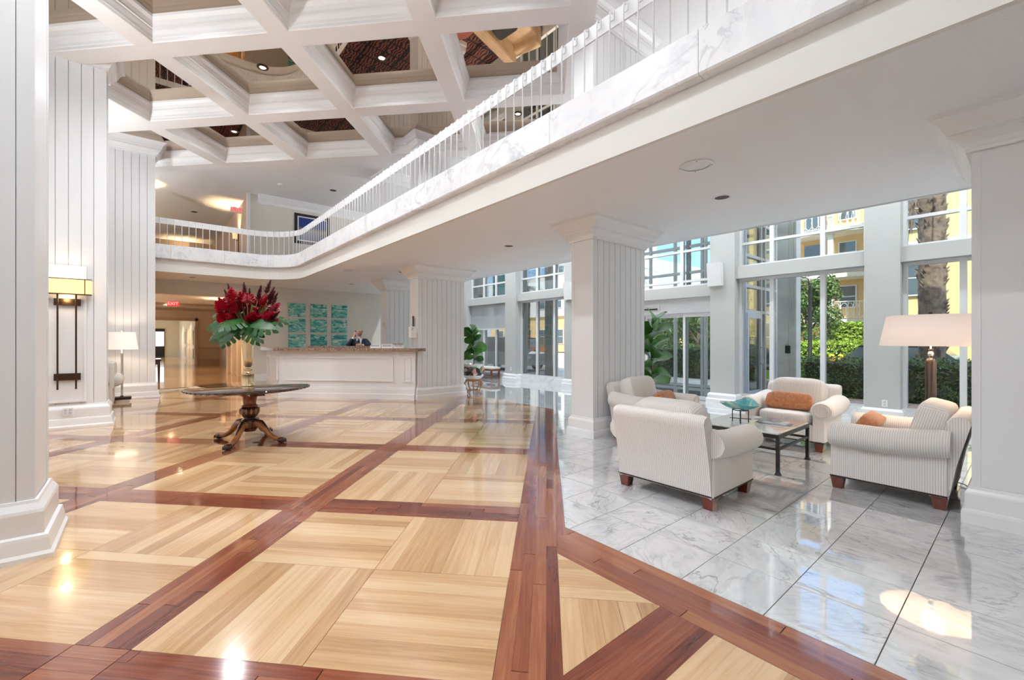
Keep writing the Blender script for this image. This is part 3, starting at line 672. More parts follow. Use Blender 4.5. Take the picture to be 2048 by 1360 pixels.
# railing
rail = thing('balcony_railing', 'long white balcony railing with thin bent balusters curving round the lobby', 'railing')
MB().sweep(lambda o: sub_path(o, 0, tot, .1), [(.045,4.485),(.06,4.485),(.06,4.64),(.045,4.64)]).build('handrail', M_WHITE, rail)
bal = MB().tube([(0,0,3.93),(0,0,4.585),(.0,0,4.60),(.008,0,4.612),(.02,0,4.618),(.045,0,4.618)], .0085, 6).mesh('baluster', M_WHITE, True)
plate = MB().box(.036,.045,-.022,.022,4.55,4.63).mesh('clip_plate', M_WHITE)
d = 3.0
while d < tot-.1:
    p, t = point_at(P0, C0, d); nx, ny = t[1], -t[0]; ang = math.atan2(ny, nx)
    b = inst('baluster', bal, rail, (p[0]+nx*.07, p[1]+ny*.07, 0), (0,0,ang))
    if proj(p[0], p[1], 4.5)[2] > 0 and proj(p[0], p[1], 4.5)[2] < 7: inst('clip_plate', plate, b)
    d += .155
# window-side edge of the mezzanine
me_ = MB().box(XE-.02, XE+.06, -4, YB, CEIL, 3.93).build('trim_2', M_WHITE); struct(me_, 'white window side edge of the mezzanine slab')
rail2 = thing('window_railing', 'white railing along the window side of the mezzanine, seen in the ceiling mirrors', 'railing')
MB().box(XE-.01, XE+.01, -4, YB, 4.5, 4.64).build('handrail', M_WHITE, rail2)
b2 = MB().box(-.009,.009,-.009,.009,3.93,4.5).mesh('baluster', M_WHITE)
for k in range(62): inst('baluster', b2, rail2, (XE, -3.5+k*.31, 0))

# ================================================================== UPPER CEILING + COFFERS
cu = MB().box(-2.6, 10.6, -4.0, 34.0, UP, UP+.3).build('ceiling_upper', M_TEXC); struct(cu, 'textured white upper ceiling over the mezzanine')
cof = sempty('ceiling_coffers', 'white coffered ceiling grid with bronze mirrors over the lobby')
cof.rotation_euler = (0,0,RZ_ST)
SO = [(-10.55,-8.63),(-8.31,-6.39),(-6.07,-4.15),(-3.83,-1.91),(-1.59,.33)]
TO = [(.0,1.72),(2.055,3.885),(4.22,6.05),(6.385,8.215),(8.55,10.38)]
s_lo, s_hi, t_lo, t_hi = -10.9, .68, -.3, 10.70
M_COFM = M_COFF
edges_t = [t_lo]+[v for p in TO for v in p]+[t_hi]
for k in range(0, len(edges_t), 2):
    MB().box(s_lo, s_hi, edges_t[k], edges_t[k+1], CB, UP).build('beam', M_COFF, cof)
edges_s = [s_lo]+[v for p in SO for v in p]+[s_hi]
for (ta, tb) in TO:
    for k in range(0, len(edges_s), 2): MB().box(edges_s[k], edges_s[k+1], ta, tb, CB, UP).build('cross_beam', M_COFF, cof)
COFP = [(0,CB+.002),(-.012,CB+.012),(-.012,CB+.055),(-.022,CB+.06),(-.028,CB+.10),(-.05,CB+.15),(-.055,CB+.175),(-.075,CB+.18),(-.078,CB+.205),(-.10,CB+.26),(-.14,CB+.30),(-.15,CB+.335)]
lit = {(2,3),(3,3),(1,4),(4,4),(3,1),(4,2),(4,0),(3,0),(2,2),(2,1)}  # first four are seen lamps; the rest are added to light the lobby
for i, (sa, sb) in enumerate(SO):
    for j, (ta, tb) in enumerate(TO):
        c = MB().rings((sa, sb, ta, tb), COFP, False, False).build('coffer_moulding', M_COFF, cof)
        MB().box(sa+.14, sb-.14, ta+.14, tb-.14, CB+.336, CB+.35).build('mirror_panel', M_MIRROR, cof)
        if (i, j) in lit:
            x, y = st((sa+sb)/2, (ta+tb)/2)
            t = thing('mirror_downlight', 'glowing round downlight set in a coffer mirror (some of these added for fill), coffer %s of the %s row' % (['first','second','third','fourth','fifth'][i], ['nearest','second','third','fourth','rearmost'][j]), 'light', (x, y, CB+.336), 0, 'coffer mirror downlights')
            MB().lathe([(.055,-.004),(.06,-.014),(.092,-.012),(.10,-.001),(.06,-.001)], 24).build('trim_ring', M_BRONZE, t, True)
            MB().lathe([(0,-.004),(.055,-.004),(.055,-.001)], 20).build('lens', M_LENS, t)
            lamp('downlight', 'SPOT', (0,0,-.02), 215, (.93,.96,1), .08, None, 160, t, .8)
# ================================================================== WINDOW WALL
ORD = ['first','second','third','fourth','fifth','sixth','seventh','eighth']
UPW = 330
XP, XG = 10.10, 10.40
ZT0, ZT1 = 2.79, 3.05
wr = sempty('wall_right', 'greige pilasters and transom beams of the tall window wall')
PIL = [(-3.2,-2.6),(-.55,0.0),(1.42,1.90),(4.11,4.64),(8.50,9.09),(11.35,11.92),(14.3,14.9)]
def pil(y0, y1):
    MB().box(XP, XG+.25, y0, y1, 0, UP).build('pilaster', M_GREIGE, wr)
    MB().rings((XP, XG+.05, y0, y1), [(.07,0),(.07,.10),(.06,.115),(.045,.12),(.045,.20),(.02,.24),(0,.24)], False, True).build('pilaster_base', M_TRIMW, wr)
for a, b in PIL: pil(a, b)
BAYS = [(-2.6,-.55,[-1.9,-1.2],'n'),(0.0,1.42,[.70],'n'),(1.90,4.11,[2.58,3.47],'n'),(4.64,8.50,[5.45,6.57,7.7],'d'),(9.09,11.35,[9.75,10.55],'n'),(11.92,14.3,[12.75,13.5],'n'),(14.9,16.1,[15.5],'n')]
ZD0, ZD1 = 2.46, 2.73
wn = 0
WL = {0:'tall window behind the right column',1:'tall window behind the floor lamp and palm trunk',2:'tall three light window behind the facing armchair',4:'tall three light window between pilasters left of the tall column',5:'tall window with a lowered roller blind above the bench',6:'rearmost window beside the reception column'}
def frame_bars(y0, y1, z0, z1, mull, horiz, parent, w=.055, dpt=.10, x=XG, m=None):
    m = m or M_ALU
    def bar(n, *b): MB().box(*b).build(n, m, parent)
    bar('frame', x-dpt/2, x+dpt/2, y0, y0+w, z0, z1); bar('frame', x-dpt/2, x+dpt/2, y1-w, y1, z0, z1)
    bar('frame', x-dpt/2, x+dpt/2, y0+w, y1-w, z1-w, z1); bar('frame', x-dpt/2, x+dpt/2, y0+w, y1-w, z0, z0+w)
    ed = [y0+w]
    for q in mull: bar('mullion', x-dpt/2, x+dpt/2, q-.04, q+.04, z0+w, z1-w); ed += [q-.04, q+.04]
    ed.append(y1-w); zs = [z0+w]
    for q in horiz: zs += [q-.028, q+.028]
    zs.append(z1-w)
    for i in range(0, len(ed), 2):
        for q in horiz: bar('muntin', x-dpt/2+.01, x+dpt/2-.01, ed[i], ed[i+1], q-.028, q+.028)
        for j in range(0, len(zs), 2): MB().box(x-.004, x+.004, ed[i], ed[i+1], zs[j], zs[j+1]).build('pane', M_GLASS, parent)
for bi, (y0, y1, mu, k) in enumerate(BAYS):
    z0, z1 = (ZT0, ZT1) if k == 'n' else (ZD0, ZD1)
    MB().box(XP+.06, XG+.2, y0, y1, z0, z1).build('transom_beam', M_GREIGE, wr)
    MB().box(XP+.06, XG+.2, y0, y1, 6.1, UP).build('head_beam', M_GREIGE, wr)
    if k == 'n':
        wn += 1; wd = sempty('window_%d' % wn, WL[bi])
        MB().box(XG-.12, XG+.2, y0, y1, 0, .19).build('marble_curb', M_MARBF, wd)
        frame_bars(y0, y1, .19, z0, mu, [], wd)
        frame_bars(y0, y1, z1, 6.1, mu, [3.57, 4.4, 5.25], wd)
    else:
        wn += 1; wd = sempty('window_%d' % wn, 'clerestory window over the sliding entrance doors')
        frame_bars(y0, y1, z1, 6.1, mu, [2.88, 3.62, 4.4, 5.25], wd)
# entrance doors
door = sempty('door_1', 'white framed automatic sliding glass entrance doors')
MB().box(XG-.1, XG+.12, 4.64, 8.50, 2.10, ZD0).build('door_header', M_ALU, door)
MB().box(XG-.13, XG-.1, 6.0, 6.9, 2.20, 2.36).build('operator_cover', M_ALU, door)
MB().box(XG-.16, XG-.1, 6.05, 6.55, 2.215, 2.245).build('motion_sensor', M_BLACK, door)
for (a, b, x) in ((4.66,5.42,XG-.02),(5.34,6.5,XG+.05),(6.55,7.7,XG+.05),(7.62,8.48,XG-.02)):
    lf = bpy.data.objects.new('door_leaf', None); COL.objects.link(lf); lf.parent = door
    MB().box(x-.025,x+.025,a,a+.06,0,2.1).box(x-.025,x+.025,b-.06,b,0,2.1).box(x-.025,x+.025,a+.06,b-.06,2.0,2.1).box(x-.025,x+.025,a+.06,b-.06,0,.09).build('leaf_frame', M_ALU, lf)
    MB().box(x-.004,x+.004,a+.06,b-.06,.09,2.0).build('pane', M_GLASS, lf)
MB().box(XG-.10, XG+.12, 4.64, 8.50, 0.0, .012).build('threshold', M_ALUD, door)
# vestibule outside
ves = sempty('wall_vestibule', 'glazed entrance vestibule outside the sliding doors')
XV = 13.0
MB().box(XG+.15, XV+.1, 4.25, 8.6, -.1, .0).build('vestibule_floor', M_MARB, ves)
def vbar(a, b): MB().box(*b).build(a, M_ALU if a != 'dark_bar' else M_ALUD, ves)
for y in (4.3, 5.15, 5.25, 6.1, 6.2, 7.05, 7.9, 8.5): vbar('outer_mullion', (XV-.05, XV+.05, y-.035, y+.035, 0, 6.0))
for z in (.06, 2.25, 2.9, 3.5, 4.3): vbar('outer_rail', (XV-.045, XV+.045, 4.3, 8.5, z-.04, z+.04))
for y in (4.72, 5.68, 6.62): vbar('dark_bar', (XV-.06, XV+.06, y-.05, y+.05, 2.3, 6.0))
MB().box(XV-.003, XV+.003, 4.3, 8.5, 0, 6.0).build('pane', M_GLASS, ves)
for x in (10.75, 11.0, 11.95, 12.2, 12.95): vbar('side_mullion', (x-.035, x+.035, 4.22, 4.32, 0, 6.0))
for z in (.06, 2.12, 2.72, 3.45, 4.3): vbar('side_rail', (10.6, XV, 4.225, 4.315, z-.035, z+.035))
MB().box(10.62, XV, 4.267, 4.273, 0, 6.0).build('pane', M_GLASS, ves)
dl = bpy.data.objects.new('side_door', None); COL.objects.link(dl); dl.parent = ves
MB().box(11.03,11.12,4.2,4.25,0,2.08).box(11.83,11.92,4.2,4.25,0,2.08).box(11.12,11.83,4.2,4.25,1.96,2.08).box(11.12,11.83,4.2,4.25,0,.22).build('leaf_frame', M_ALU, dl)
MB().tube([(11.80,4.2,.85),(11.80,4.14,.85),(11.80,4.14,1.25),(11.80,4.2,1.25)], .012).build('pull_handle', M_CHROME, dl)
MB().box(10.62, XV+.2, 4.1, 8.7, 6.0, 6.2).build('vestibule_roof', M_CONC, ves)
cp = thing('keypad_column', 'tall fluted white exterior column with a small keypad, seen through the window', 'column')
cp['kind'] = 'structure'; del cp['category']
MB().box(12.0, 12.3, 3.5, 3.9, 0, 7).build('shaft', M_CONC, cp)
for k in range(4): MB().box(11.985, 12.0, 3.51+k*.045, 3.53+k*.045, 0, 7).build('flute', M_WALL, cp)
MB().box(11.96, 12.0, 3.62, 3.72, 1.12, 1.3).build('keypad', M_BLACK, cp)
roofm = MB().box(-3, 11.2, -4, 47, UP+.3, UP+1.6).build('roof', M_CONC); struct(roofm, 'unseen flat roof slab above the lobby, put in to block the sun')  # out of view, put in to keep sun off lobby and near hedge
# exterior columns at left windows
for a, b, l in ((11.1,11.5,'grey exterior column seen through the left three light window'),(15.4,15.95,'grey exterior column seen through the blind window')):
    ec = MB().box(11.7, 12.0, a, b, -.1, 7).build('column_outside', M_CONC); struct(ec, l)
# roller blind
bl = thing('roller_blind', 'half lowered translucent white roller blind above the bench', 'blind')
MB().box(XG-.09, XG-.085, 11.95, 14.27, 1.86, ZT0).build('blind_fabric', M_BLIND, bl)
MB().box(XG-.10, XG-.075, 11.95, 14.27, 1.82, 1.87).build('hem_bar', M_ALU, bl)
# wedge wall sconces on the pilasters
def wedge(x, y, z, l, e, tgt, rz=0, col=(.95,.97,1)):
    s = thing('wall_light', l, 'light', (x, y, z), rz, 'wedge wall lights')
    MB().add([(0,-.15,0),(-.10,-.15,.0),(-.16,-.15,.52),(0,-.15,.52),(0,.15,0),(-.10,.15,0),(-.16,.15,.52),(0,.15,.52)],
             [(0,1,2,3),(7,6,5,4),(0,4,5,1),(1,5,6,2)]).build('housing', M_PLASTIC, s)
    MB().box(-.012, 0, -.12, .12, .02, .5).build('back_plate', M_GREYP, s)
    MB().box(-.13, -.02, -.12, .12, .44, .45).build('lamp_tray', M_LENS if e else M_GREYP, s)
    if e: lamp('uplight', 'SPOT', (-.08, 0, .50), e, col, .10, tgt, 165, s, .9)
for y, l in ((4.50,'white wedge wall light on the pilaster right of the sliding doors'),(8.86,'white wedge wall light beside the tall column on the far pilaster')):
    wedge(XP, y, 2.66, l, 0, (-.6,0,4))
for k, (a, b) in enumerate(PIL): wedge(XP, (a+b)/2, 4.55, 'added white wedge uplight, unseen, high on the window wall at mezzanine height, pilaster %s' % ORD[k], UPW, (-3,0,3.2))  # unseen uplights added to brighten the upper ceiling and coffers
for k, y in enumerate((1.9, 6.6, 11.2)): wedge(-2.3, y, 3.6, 'added white wedge uplight, unseen, high on the left wall between the pillars, %s bay' % ORD[k], UPW*.8, (-3,0,3.0), PI)  # further uplights added out of view for the upper ceiling
wedge(-2.3, 15.6, 4.2, 'added white wedge uplight, unseen, on the left wall of the mezzanine behind the hall pillar', 330, (-3,0,2.6), PI)  # added behind the pillar to lift the ceiling there
for k, (y, z, e) in enumerate(((19.0,4.4,190),(23.0,4.4,190),(18.6,1.9,230),(23.5,1.9,230),(28.0,1.9,200))):  # hidden warm uplights added to brighten both halls
    wedge(-2.3, y, z, 'added warm wedge uplight, unseen, on the left wall of the %s hall, %s along' % ('upper' if k < 2 else 'lower', ORD[k if k < 2 else k-2]), e, (-3,0,2.6 if k < 2 else 2.0), PI, (1,.78,.55))
# ================================================================== CEILING FIXTURES
def downlight(x, y, z, label, on=0, r=.095, group='recessed ceiling downlights', col=(1,.92,.8)):
    t = thing('recessed_downlight', label, 'light', (x, y, z), 0, group)
    MB().lathe([(r-.012,-.002),(r,-.006),(r+.012,-.003),(r+.014,-.0005),(r-.012,-.0005)], 28).build('trim_ring', M_TRIMW if on == 0 else M_CHROME, t, True)
    MB().lathe([(0,-.0012),(r-.012,-.0012),(r-.012,-.0006)], 24).build('lens', M_BAFFLE if on == 0 else M_LENS, t)
    return t
for x, y, l in ((5.63,2.44,'dark recessed downlight over the armchair group'),(5.40,6.26,'dark recessed downlight left of the tall column capital'),
                (5.17,13.72,'small recessed downlight over the clerk at the desk'),(5.28,10.45,'small recessed downlight above the desk end column'),(1.08,15.1,'small recessed downlight below the balcony over the hall opening')):
    downlight(x, y, CEIL, l)
for x, y, l in ((1.19,14.95,'dark recessed downlight in the upper ceiling near the pillar'),(4.90,14.64,'dark recessed downlight in the upper ceiling above the picture'),(1.52,20.5,'dark recessed downlight in the lamplit upper hall')):
    downlight(x, y, UP, l, r=.12, group='upper ceiling downlights')
for k in range(8):  # unseen downlights added to light the marble along the windows
    t = thing('window_downlight', 'added fill downlight, unseen, high over the window aisle, %s along the windows' % ORD[k], 'light', (8.9, -1.5+k*2.2, UP), 0, 'added window aisle fill lights')
    MB().lathe([(.1,-.002),(.12,-.008),(.13,-.001),(.1,-.001)], 20).build('trim_ring', M_CHROME, t, True); MB().lathe([(0,-.003),(.1,-.003),(.1,-.001)], 20).build('lens', M_LENS, t)
    lamp('downlight', 'SPOT', (0,0,-.03), 190, (.84,.93,1), .08, None, 160, t, .8)
for k in range(4):  # downlights added out of view to brighten the mezzanine
    t = thing('mezzanine_fill_light', 'added fill downlight, out of view, in the upper ceiling over the mezzanine carpet, %s along the walk' % ORD[k], 'light', (4.4, -1.2+k*2.2, UP), 0, 'added mezzanine fill lights')
    MB().lathe([(.08,-.002),(.1,-.008),(.11,-.001),(.08,-.001)], 20).build('trim_ring', M_CHROME, t, True); MB().lathe([(0,-.003),(.08,-.003),(.08,-.001)], 20).build('lens', M_LENS, t)
    lamp('downlight', 'SPOT', (0,0,-.03), 45, (.95,.97,1), .08, None, 160, t, .8)
def speaker(x, y, z, r, label):
    t = thing('ceiling_speaker', label, 'speaker', (x, y, z))
    MB().lathe([(r*.78,-.010),(r*.84,-.014),(r*.98,-.012),(r,-.001),(r*.78,-.001)], 36).build('rim', M_TRIMW, t, True)
    MB().lathe([(0,-.004),(r*.45,-.004),(r*.5,-.009),(r*.55,-.009),(r*.6,-.004),(r*.78,-.004)], 36, close=False).build('grille', M_TRIMW, t, True)
    for k in range(4): a = k*PI/2+.5; MB().lathe([(0,-.015),(.006,-.015),(.006,-.012)], 8, (r*.9*math.cos(a), r*.9*math.sin(a), 0)).build('screw', M_DARK, t)
speaker(4.39, 2.16, CEIL, .165, 'large round white ceiling speaker over the front armchair')
speaker(4.10, 11.08, CEIL, .15, 'round white ceiling speaker near the desk')
t = thing('smoke_detector', 'round white smoke detector on the upper ceiling', 'detector', (3.39, 15.1, UP))
MB().lathe([(.09,-.001),(.09,-.02),(.07,-.025),(.068,-.04),(.04,-.055),(0,-.055)], 20).build('housing', M_PLASTIC, t, True)
for k in range(8): a = k*PI/4; MB().cbox((.078*math.cos(a), .078*math.sin(a), -.03), (.02,.008,.012), a).build('vent', M_GREYP, t)
# exit signs
def exit_sign(loc, w, h, label, arrow=False):
    t = thing('exit_sign', label, 'sign', loc)
    MB().box(-w/2, w/2, -.02, .02, 0, h).build('housing', M_PLASTIC if arrow else mat('red_glow_panel', (.5,.05,.05), .4, emit=(.8,.04,.05), estr=.5), t)
    MB().tube([(0,0,h),(0,0,h+.1)], .012).build('stem', M_PLASTIC, t)
    text('lettering', 'EXIT', h*.82, (-w*.03 if arrow else 0, -.022, h*.5), (PI/2,0,0), M_RED if arrow else mat('exit_letter', (.9,.5,.5), .4, emit=(1,.45,.45), estr=.9), t, sx=1.05)
    if arrow: text('arrow', '›', h*.6, (w*.43, -.022, h*.52), (PI/2,0,0), M_RED, t)
exit_sign((1.0, 24.0, 2.93), .44, .22, 'glowing red EXIT sign hanging in the ground floor hall')
exit_sign((2.56, 17.9, 5.98), .34, .2, 'white EXIT sign with red letters in the upper hall', True)
# wall sconces in the halls
def hall_sconce(loc, label, axis):
    t = thing('hall_sconce', label, 'sconce', loc, 0, 'hall wall sconces')
    MB().lathe([(.075,.0),(.085,.24),(.08,.24),(.07,.0)], 14).build('glass_shade', M_SHADEG, t, True)
    MB().tube([(axis*.12,0,-.06),(0,0,-.08),(0,0,0)], .012).build('arm', M_BRONZE, t)
    MB().tube([(axis*.12,0,-.55),(axis*.12,0,.42)], .016).build('back_rod', M_BRONZE, t)
    lamp('sconce_bulb', 'POINT', (0,0,.12), 150, (1,.68,.36), .05, parent=t)
hall_sconce((2.70, 22.3, 1.95), 'amber glass wall sconce beside the flowers in the lower hall', 1)
hall_sconce((2.62, 18.6, 5.2), 'glowing wall sconce below the upper EXIT sign', 1)
hall_sconce((1.55, 26.7, 4.9), 'glowing wall sconce at the back of the upper hall by the door', 1)
hall_sconce((-.05, 17.6, 5.7), 'glowing wall sconce half hidden by the pillar in the upper hall', -1)
for k, (x, y, z, e) in enumerate(((1.0, 19.0, 3.1, 420),(1.0,26,3.1,420),(1.0, 34, 2.9, 200),(1.0, 41, 2.9, 200))):
    t = thing('hall_downlight', ['lit recessed downlight at the mouth of the lower hall','lit recessed downlight at the end of the lower hall','lit recessed downlight in the bright corridor','lit recessed downlight at the corridor end','lit recessed downlight in the upper hall'][k], 'light', (x, y, z+.1 if k > 1 else CEIL), 0, 'hall downlights')
    MB().lathe([(.08,-.002),(.1,-.008),(.11,-.001),(.08,-.001)], 20).build('trim_ring', M_CHROME, t, True)
    MB().lathe([(0,-.003),(.08,-.003),(.08,-.001)], 20).build('lens', M_LENS, t)
    lamp('downlight', 'SPOT', (0,0,-.03), e, (1,.80,.55), .06, None, 150, t)
# picture on the upper wall
t = thing('framed_picture', 'black framed blue night picture on the upper wall behind the railing', 'picture', (4.83, YU, 0))
MB().rings((-.62,.62,-.03,0), [(0,4.93),(0,6.02)], True, True).build('frame', M_BLACK, t)
MB().box(-.52,.52,-.036,-.03,5.03,5.92).build('mat_board', M_PLASTIC, t)
MB().box(-.48,.48,-.042,-.036,5.07,5.88).build('print', M_PICT, t)
# teal canvases
k = 0
for r_ in range(3):
    for c_ in range(3):
        x0 = 3.86+c_*.735; z0 = [2.24,1.70,1.16][r_]
        t = thing('canvas', 'teal sea painting, %s row %s of the nine canvases behind the desk' % (['top','middle','bottom'][r_], ['left','centre','right'][c_]), 'painting', (x0+.28, YB, z0+.235), 0, 'nine teal canvases')
        MB().box(-.285,.285,-.035,-.0,-.235,.235).build('stretcher', mat('canvas_edge', (.35,.55,.50), .7) if k == 0 else MATS['canvas_edge'], t)
        MB().box(-.283,.283,-.038,-.035,-.233,.233).build('painted_face', M_ART, t); k += 1
# ================================================================== SOFT SEATING
def grid_cushion(size, n=8, crown=.03, p=4.0, pinch=.0):
    """superellipsoid cushion as MB: u stripes run along local y, across local x"""
    mb = MB(); hx, hy, hz = size[0]/2, size[1]/2, size[2]/2; nu, nv = 28, 12
    vs_ = []; 
    def se(c, e): return math.copysign(abs(c)**e, c)
    for j in range(nv+1):
        ph = -PI/2+PI*j/nv
        for i in range(nu):
            th = 2*PI*i/nu; e1, e2 = .45, .28
            cx = se(math.cos(ph), e1)
            vs_.append((hx*cx*se(math.cos(th), e2), hy*cx*se(math.sin(th), e2), hz*se(math.sin(ph), e1)))
    fs = [(j*nu+i, j*nu+(i+1)%nu, (j+1)*nu+(i+1)%nu, (j+1)*nu+i) for j in range(nv) for i in range(nu)]
    mb.add(vs_, fs); return mb
def stripe_uv(o, axis=0, axis2=1):
    me = o.data; ul = me.uv_layers.new(name='UVMap') if not me.uv_layers else me.uv_layers[0]
    for p in me.polygons:
        n = p.normal; a = axis
        if abs(n[axis]) > .75: a = axis2
        for li in p.loop_indices:
            c = me.vertices[me.loops[li].vertex_index].co; ul.data[li].uv = (c[a], c[2])
    return o
def make_armchair():
    """armchair facing -Y (front at -Y), seat centre at the origin"""
    t = thing('armchair', 'x', 'armchair', group='striped armchairs')
    W = .47                       # half width to the outside of the arm panels
    # base / body
    body = MB().box(-W+.005, W-.005, -.40, .36, .11, .33).build('body', M_STRIPE, t, bevel=.012); stripe_uv(body)
    # seat cushion
    sc = grid_cushion((.62, .74, .17)).build('seat_cushion', M_STRIPE, t, True); sc.location = (0, -.08, .40); stripe_uv(sc)
    # raked back panel with a rolled top
    prof = [(.27,.11),(.385,.11),(.43,.40),(.50,.70),(.515,.76),(.495,.80),(.45,.815),(.40,.80),(.37,.75),(.33,.50),(.27,.30)]
    mb = MB(); n = len(prof); xs = [-W+.02,-W+.06,0,W-.06,W-.02]
    vs_ = []
    for xi, x in enumerate(xs):
        for (y, z) in prof: vs_.append((x*(1 if z < .5 else 1-.04*(z-.5)), y, z - (.012 if xi in (0,4) else 0)))
    fs = [(i*n+k, i*n+(k+1)%n, (i+1)*n+(k+1)%n, (i+1)*n+k) for i in range(len(xs)-1) for k in range(n)]
    fs += [tuple(range(n)), tuple(range(4*n+n-1, 4*n-1, -1))]
    bk = mb.add(vs_, fs).build('backrest', M_STRIPE, t); smooth_by_angle(bk, 50); stripe_uv(bk)
    # loose back cushion
    bc = grid_cushion((.66, .24, .46)).build('back_cushion', M_STRIPE, t, True); bc.location = (0, .245, .66); bc.rotation_euler = (math.radians(-14), 0, 0); stripe_uv(bc)
    # rolled arms: side panel + roll
    for sgn in (-1, 1):
        m = MB(); R = .118; cx = sgn*(W-.03); cz = .525; L0, L1 = -.43, .40
        ring = []
        for k in range(18):
            a = 2*PI*k/18; ring.append((cx+R*1.08*math.cos(a), cz+R*math.sin(a)))
        ys = [L0, L0+.015, L0+.05, 0, L1-.04, L1]
        vs_ = []
        for yi, y in enumerate(ys):
            k_ = [.86,.97,1,1,1,.95][yi]
            for (x, z) in ring: vs_.append((cx+(x-cx)*k_, y, cz+(z-cz)*k_ + max(0, (y-.0))*.10))
        fs = [(i*18+k, i*18+(k+1)%18, (i+1)*18+(k+1)%18, (i+1)*18+k) for i in range(5) for k in range(18)]
        fs += [tuple(range(17,-1,-1)), tuple(range(5*18, 6*18))]
        m.add(vs_, fs)
        a_ = m.build('arm_roll', M_STRIPE, t); smooth_by_angle(a_, 40); stripe_uv(a_, 1, 0)
        sp = MB().box(min(sgn*(W-.13),sgn*W), max(sgn*(W-.13),sgn*W), -.42, .38, .11, .50).build('arm_panel', M_STRIPE, t, bevel=.012); stripe_uv(sp, 1, 0)
        MB().tube([(cx+.075*math.cos(2*PI*k/16), L0-.003, cz+.07*math.sin(2*PI*k/16)) for k in range(17)], .005, 6).build('piping', M_STRIPE, a_)
        # dark nailhead line round the foot of the side panel
        MB().box(sgn*W-.003, sgn*W+.003, -.42, .38, .115, .127).build('nail_trim', M_DARK, t)
    MB().box(-W, W, -.425, -.419, .115, .127).build('nail_trim', M_DARK, t); MB().box(-W+.02, W-.02, .383, .391, .115, .127).build('nail_trim', M_DARK, t)
    for sx in (-1, 1):
        for y in (-.37, .33):
            MB().taper((sx*(W-.06), y, 0), (.075,.075), (.105,.105), .11).build('leg', M_CHERRY, t)
    return t
ch = make_armchair()
G = 'striped armchairs'
ch.location = (4.09, 2.14, 0); ch.rotation_euler = (0,0,PI/2)     # faces +x: front -Y -> +X
ch['label'] = 'cream striped armchair seen from behind, nearest the wood floor'
dup(ch, (7.16, 2.13, 0), -PI/2, 'cream striped armchair facing the lobby with a long rust lumbar pillow')
dup(ch, (5.72, .825, 0), PI, 'cream striped armchair in side view in front of the floor lamp')
dup(ch, (5.86, 3.52, 0), 0, 'cream striped armchair against the tall panelled column')
def lumbar(label, loc, rot, size=(.52,.15,.25)):
    o = grid_cushion(size).build('lumbar_pillow', M_RUST, None, True); o.location = loc; o.rotation_euler = rot
    for v in o.data.vertices:
        k = 1+.10*noise.noise(v.co*9); v.co *= k
    return tag(o, label, 'pillow', 'rust lumbar pillows')
lumbar('long rust velvet lumbar pillow on the armchair facing the lobby', (6.98, 2.13, .595), (math.radians(-22),0,-PI/2), (.56,.15,.24))
lumbar('rust and cream lumbar pillow on the armchair by the column', (5.88, 3.345, .585), (math.radians(-20),0,.12), (.46,.15,.24))
lumbar('crumpled rust pillow half hidden behind the arm of the side view armchair', (5.70, 1.04, .58), (math.radians(-28),0,PI), (.46,.16,.26))

# coffee table
t = thing('coffee_table', 'iron coffee table with white marble top between the armchairs', 'table', (5.75, 2.13, 0))
HX, HY = .50, .44
mt = MB().box(-HX+.012, HX-.012, -HY+.012, HY-.012, .425, .448).build('marble_top', M_MARBT, t, bevel=.003)
MB().box(-HX,HX,-HY,-HY+.03,.39,.43).box(-HX,HX,HY-.03,HY,.39,.43).box(-HX,-HX+.03,-HY+.03,HY-.03,.39,.43).box(HX-.03,HX,-HY+.03,HY-.03,.39,.43).build('apron', M_IRON, t)
for sx in (-1,1):
    for sy in (-1,1):
        x, y = sx*(HX-.015), sy*(HY-.015)
        lg = MB().box(x-.016,x+.016,y-.016,y+.016,.03,.39).build('leg', M_IRON, t)
        MB().taper((x,y,0), (.055,.055), (.032,.032), .035).build('foot', M_IRON, lg)
    MB().box(sx*(HX-.015)-.01, sx*(HX-.015)+.01, -HY+.03, HY-.03, .26, .285).build('stretcher', M_IRON, t)
for sy in (-1,1): MB().box(-HX+.03, HX-.03, sy*(HY-.015)-.01, sy*(HY-.015)+.01, .26, .285).build('stretcher', M_IRON, t)
# bowl + stand
t = thing('glass_bowl', 'shallow teal art glass bowl on a black iron stand on the coffee table', 'bowl', (5.62, 2.22, .449))
prof = [(.02,.158),(.08,.165),(.16,.195),(.215,.235),(.22,.238),(.155,.187),(.08,.157),(.02,.150)]
b = MB().lathe([(0,.15)]+prof[::-1][0:0]+[(.08,.156),(.155,.186),(.222,.236),(.216,.238),(.15,.197),(.08,.168),(0,.163)], 24, sx=1.0, sy=1.0).build('bowl', M_BOWL, t, True)
for v in b.data.vertices:
    a = math.atan2(v.co.y, v.co.x); r = math.hypot(v.co.x, v.co.y); v.co.z += .022*math.cos(2*a)*(r/.22)**2; v.co *= 1+.06*math.cos(4*a)*(r/.22)
stand = MB().tube([(.085*math.cos(2*PI*k/20), .085*math.sin(2*PI*k/20), .15) for k in range(21)], .006, 6).build('stand_ring', M_IRON, t)
for k in range(4):
    a = k*PI/2+.4; MB().tube([(.085*math.cos(a), .085*math.sin(a), .15),(.085*math.cos(a), .085*math.sin(a), .01),(.09*math.cos(a), .09*math.sin(a), .006)], [.006,.006,.010], 6).build('stand_leg', M_IRON, t)
for k in range(2):
    a = k*PI/2+.4; MB().tube([(.115*math.cos(a), .115*math.sin(a), .045),(-.115*math.cos(a), -.115*math.sin(a), .045)], .005, 6).build('stand_brace', M_IRON, t)
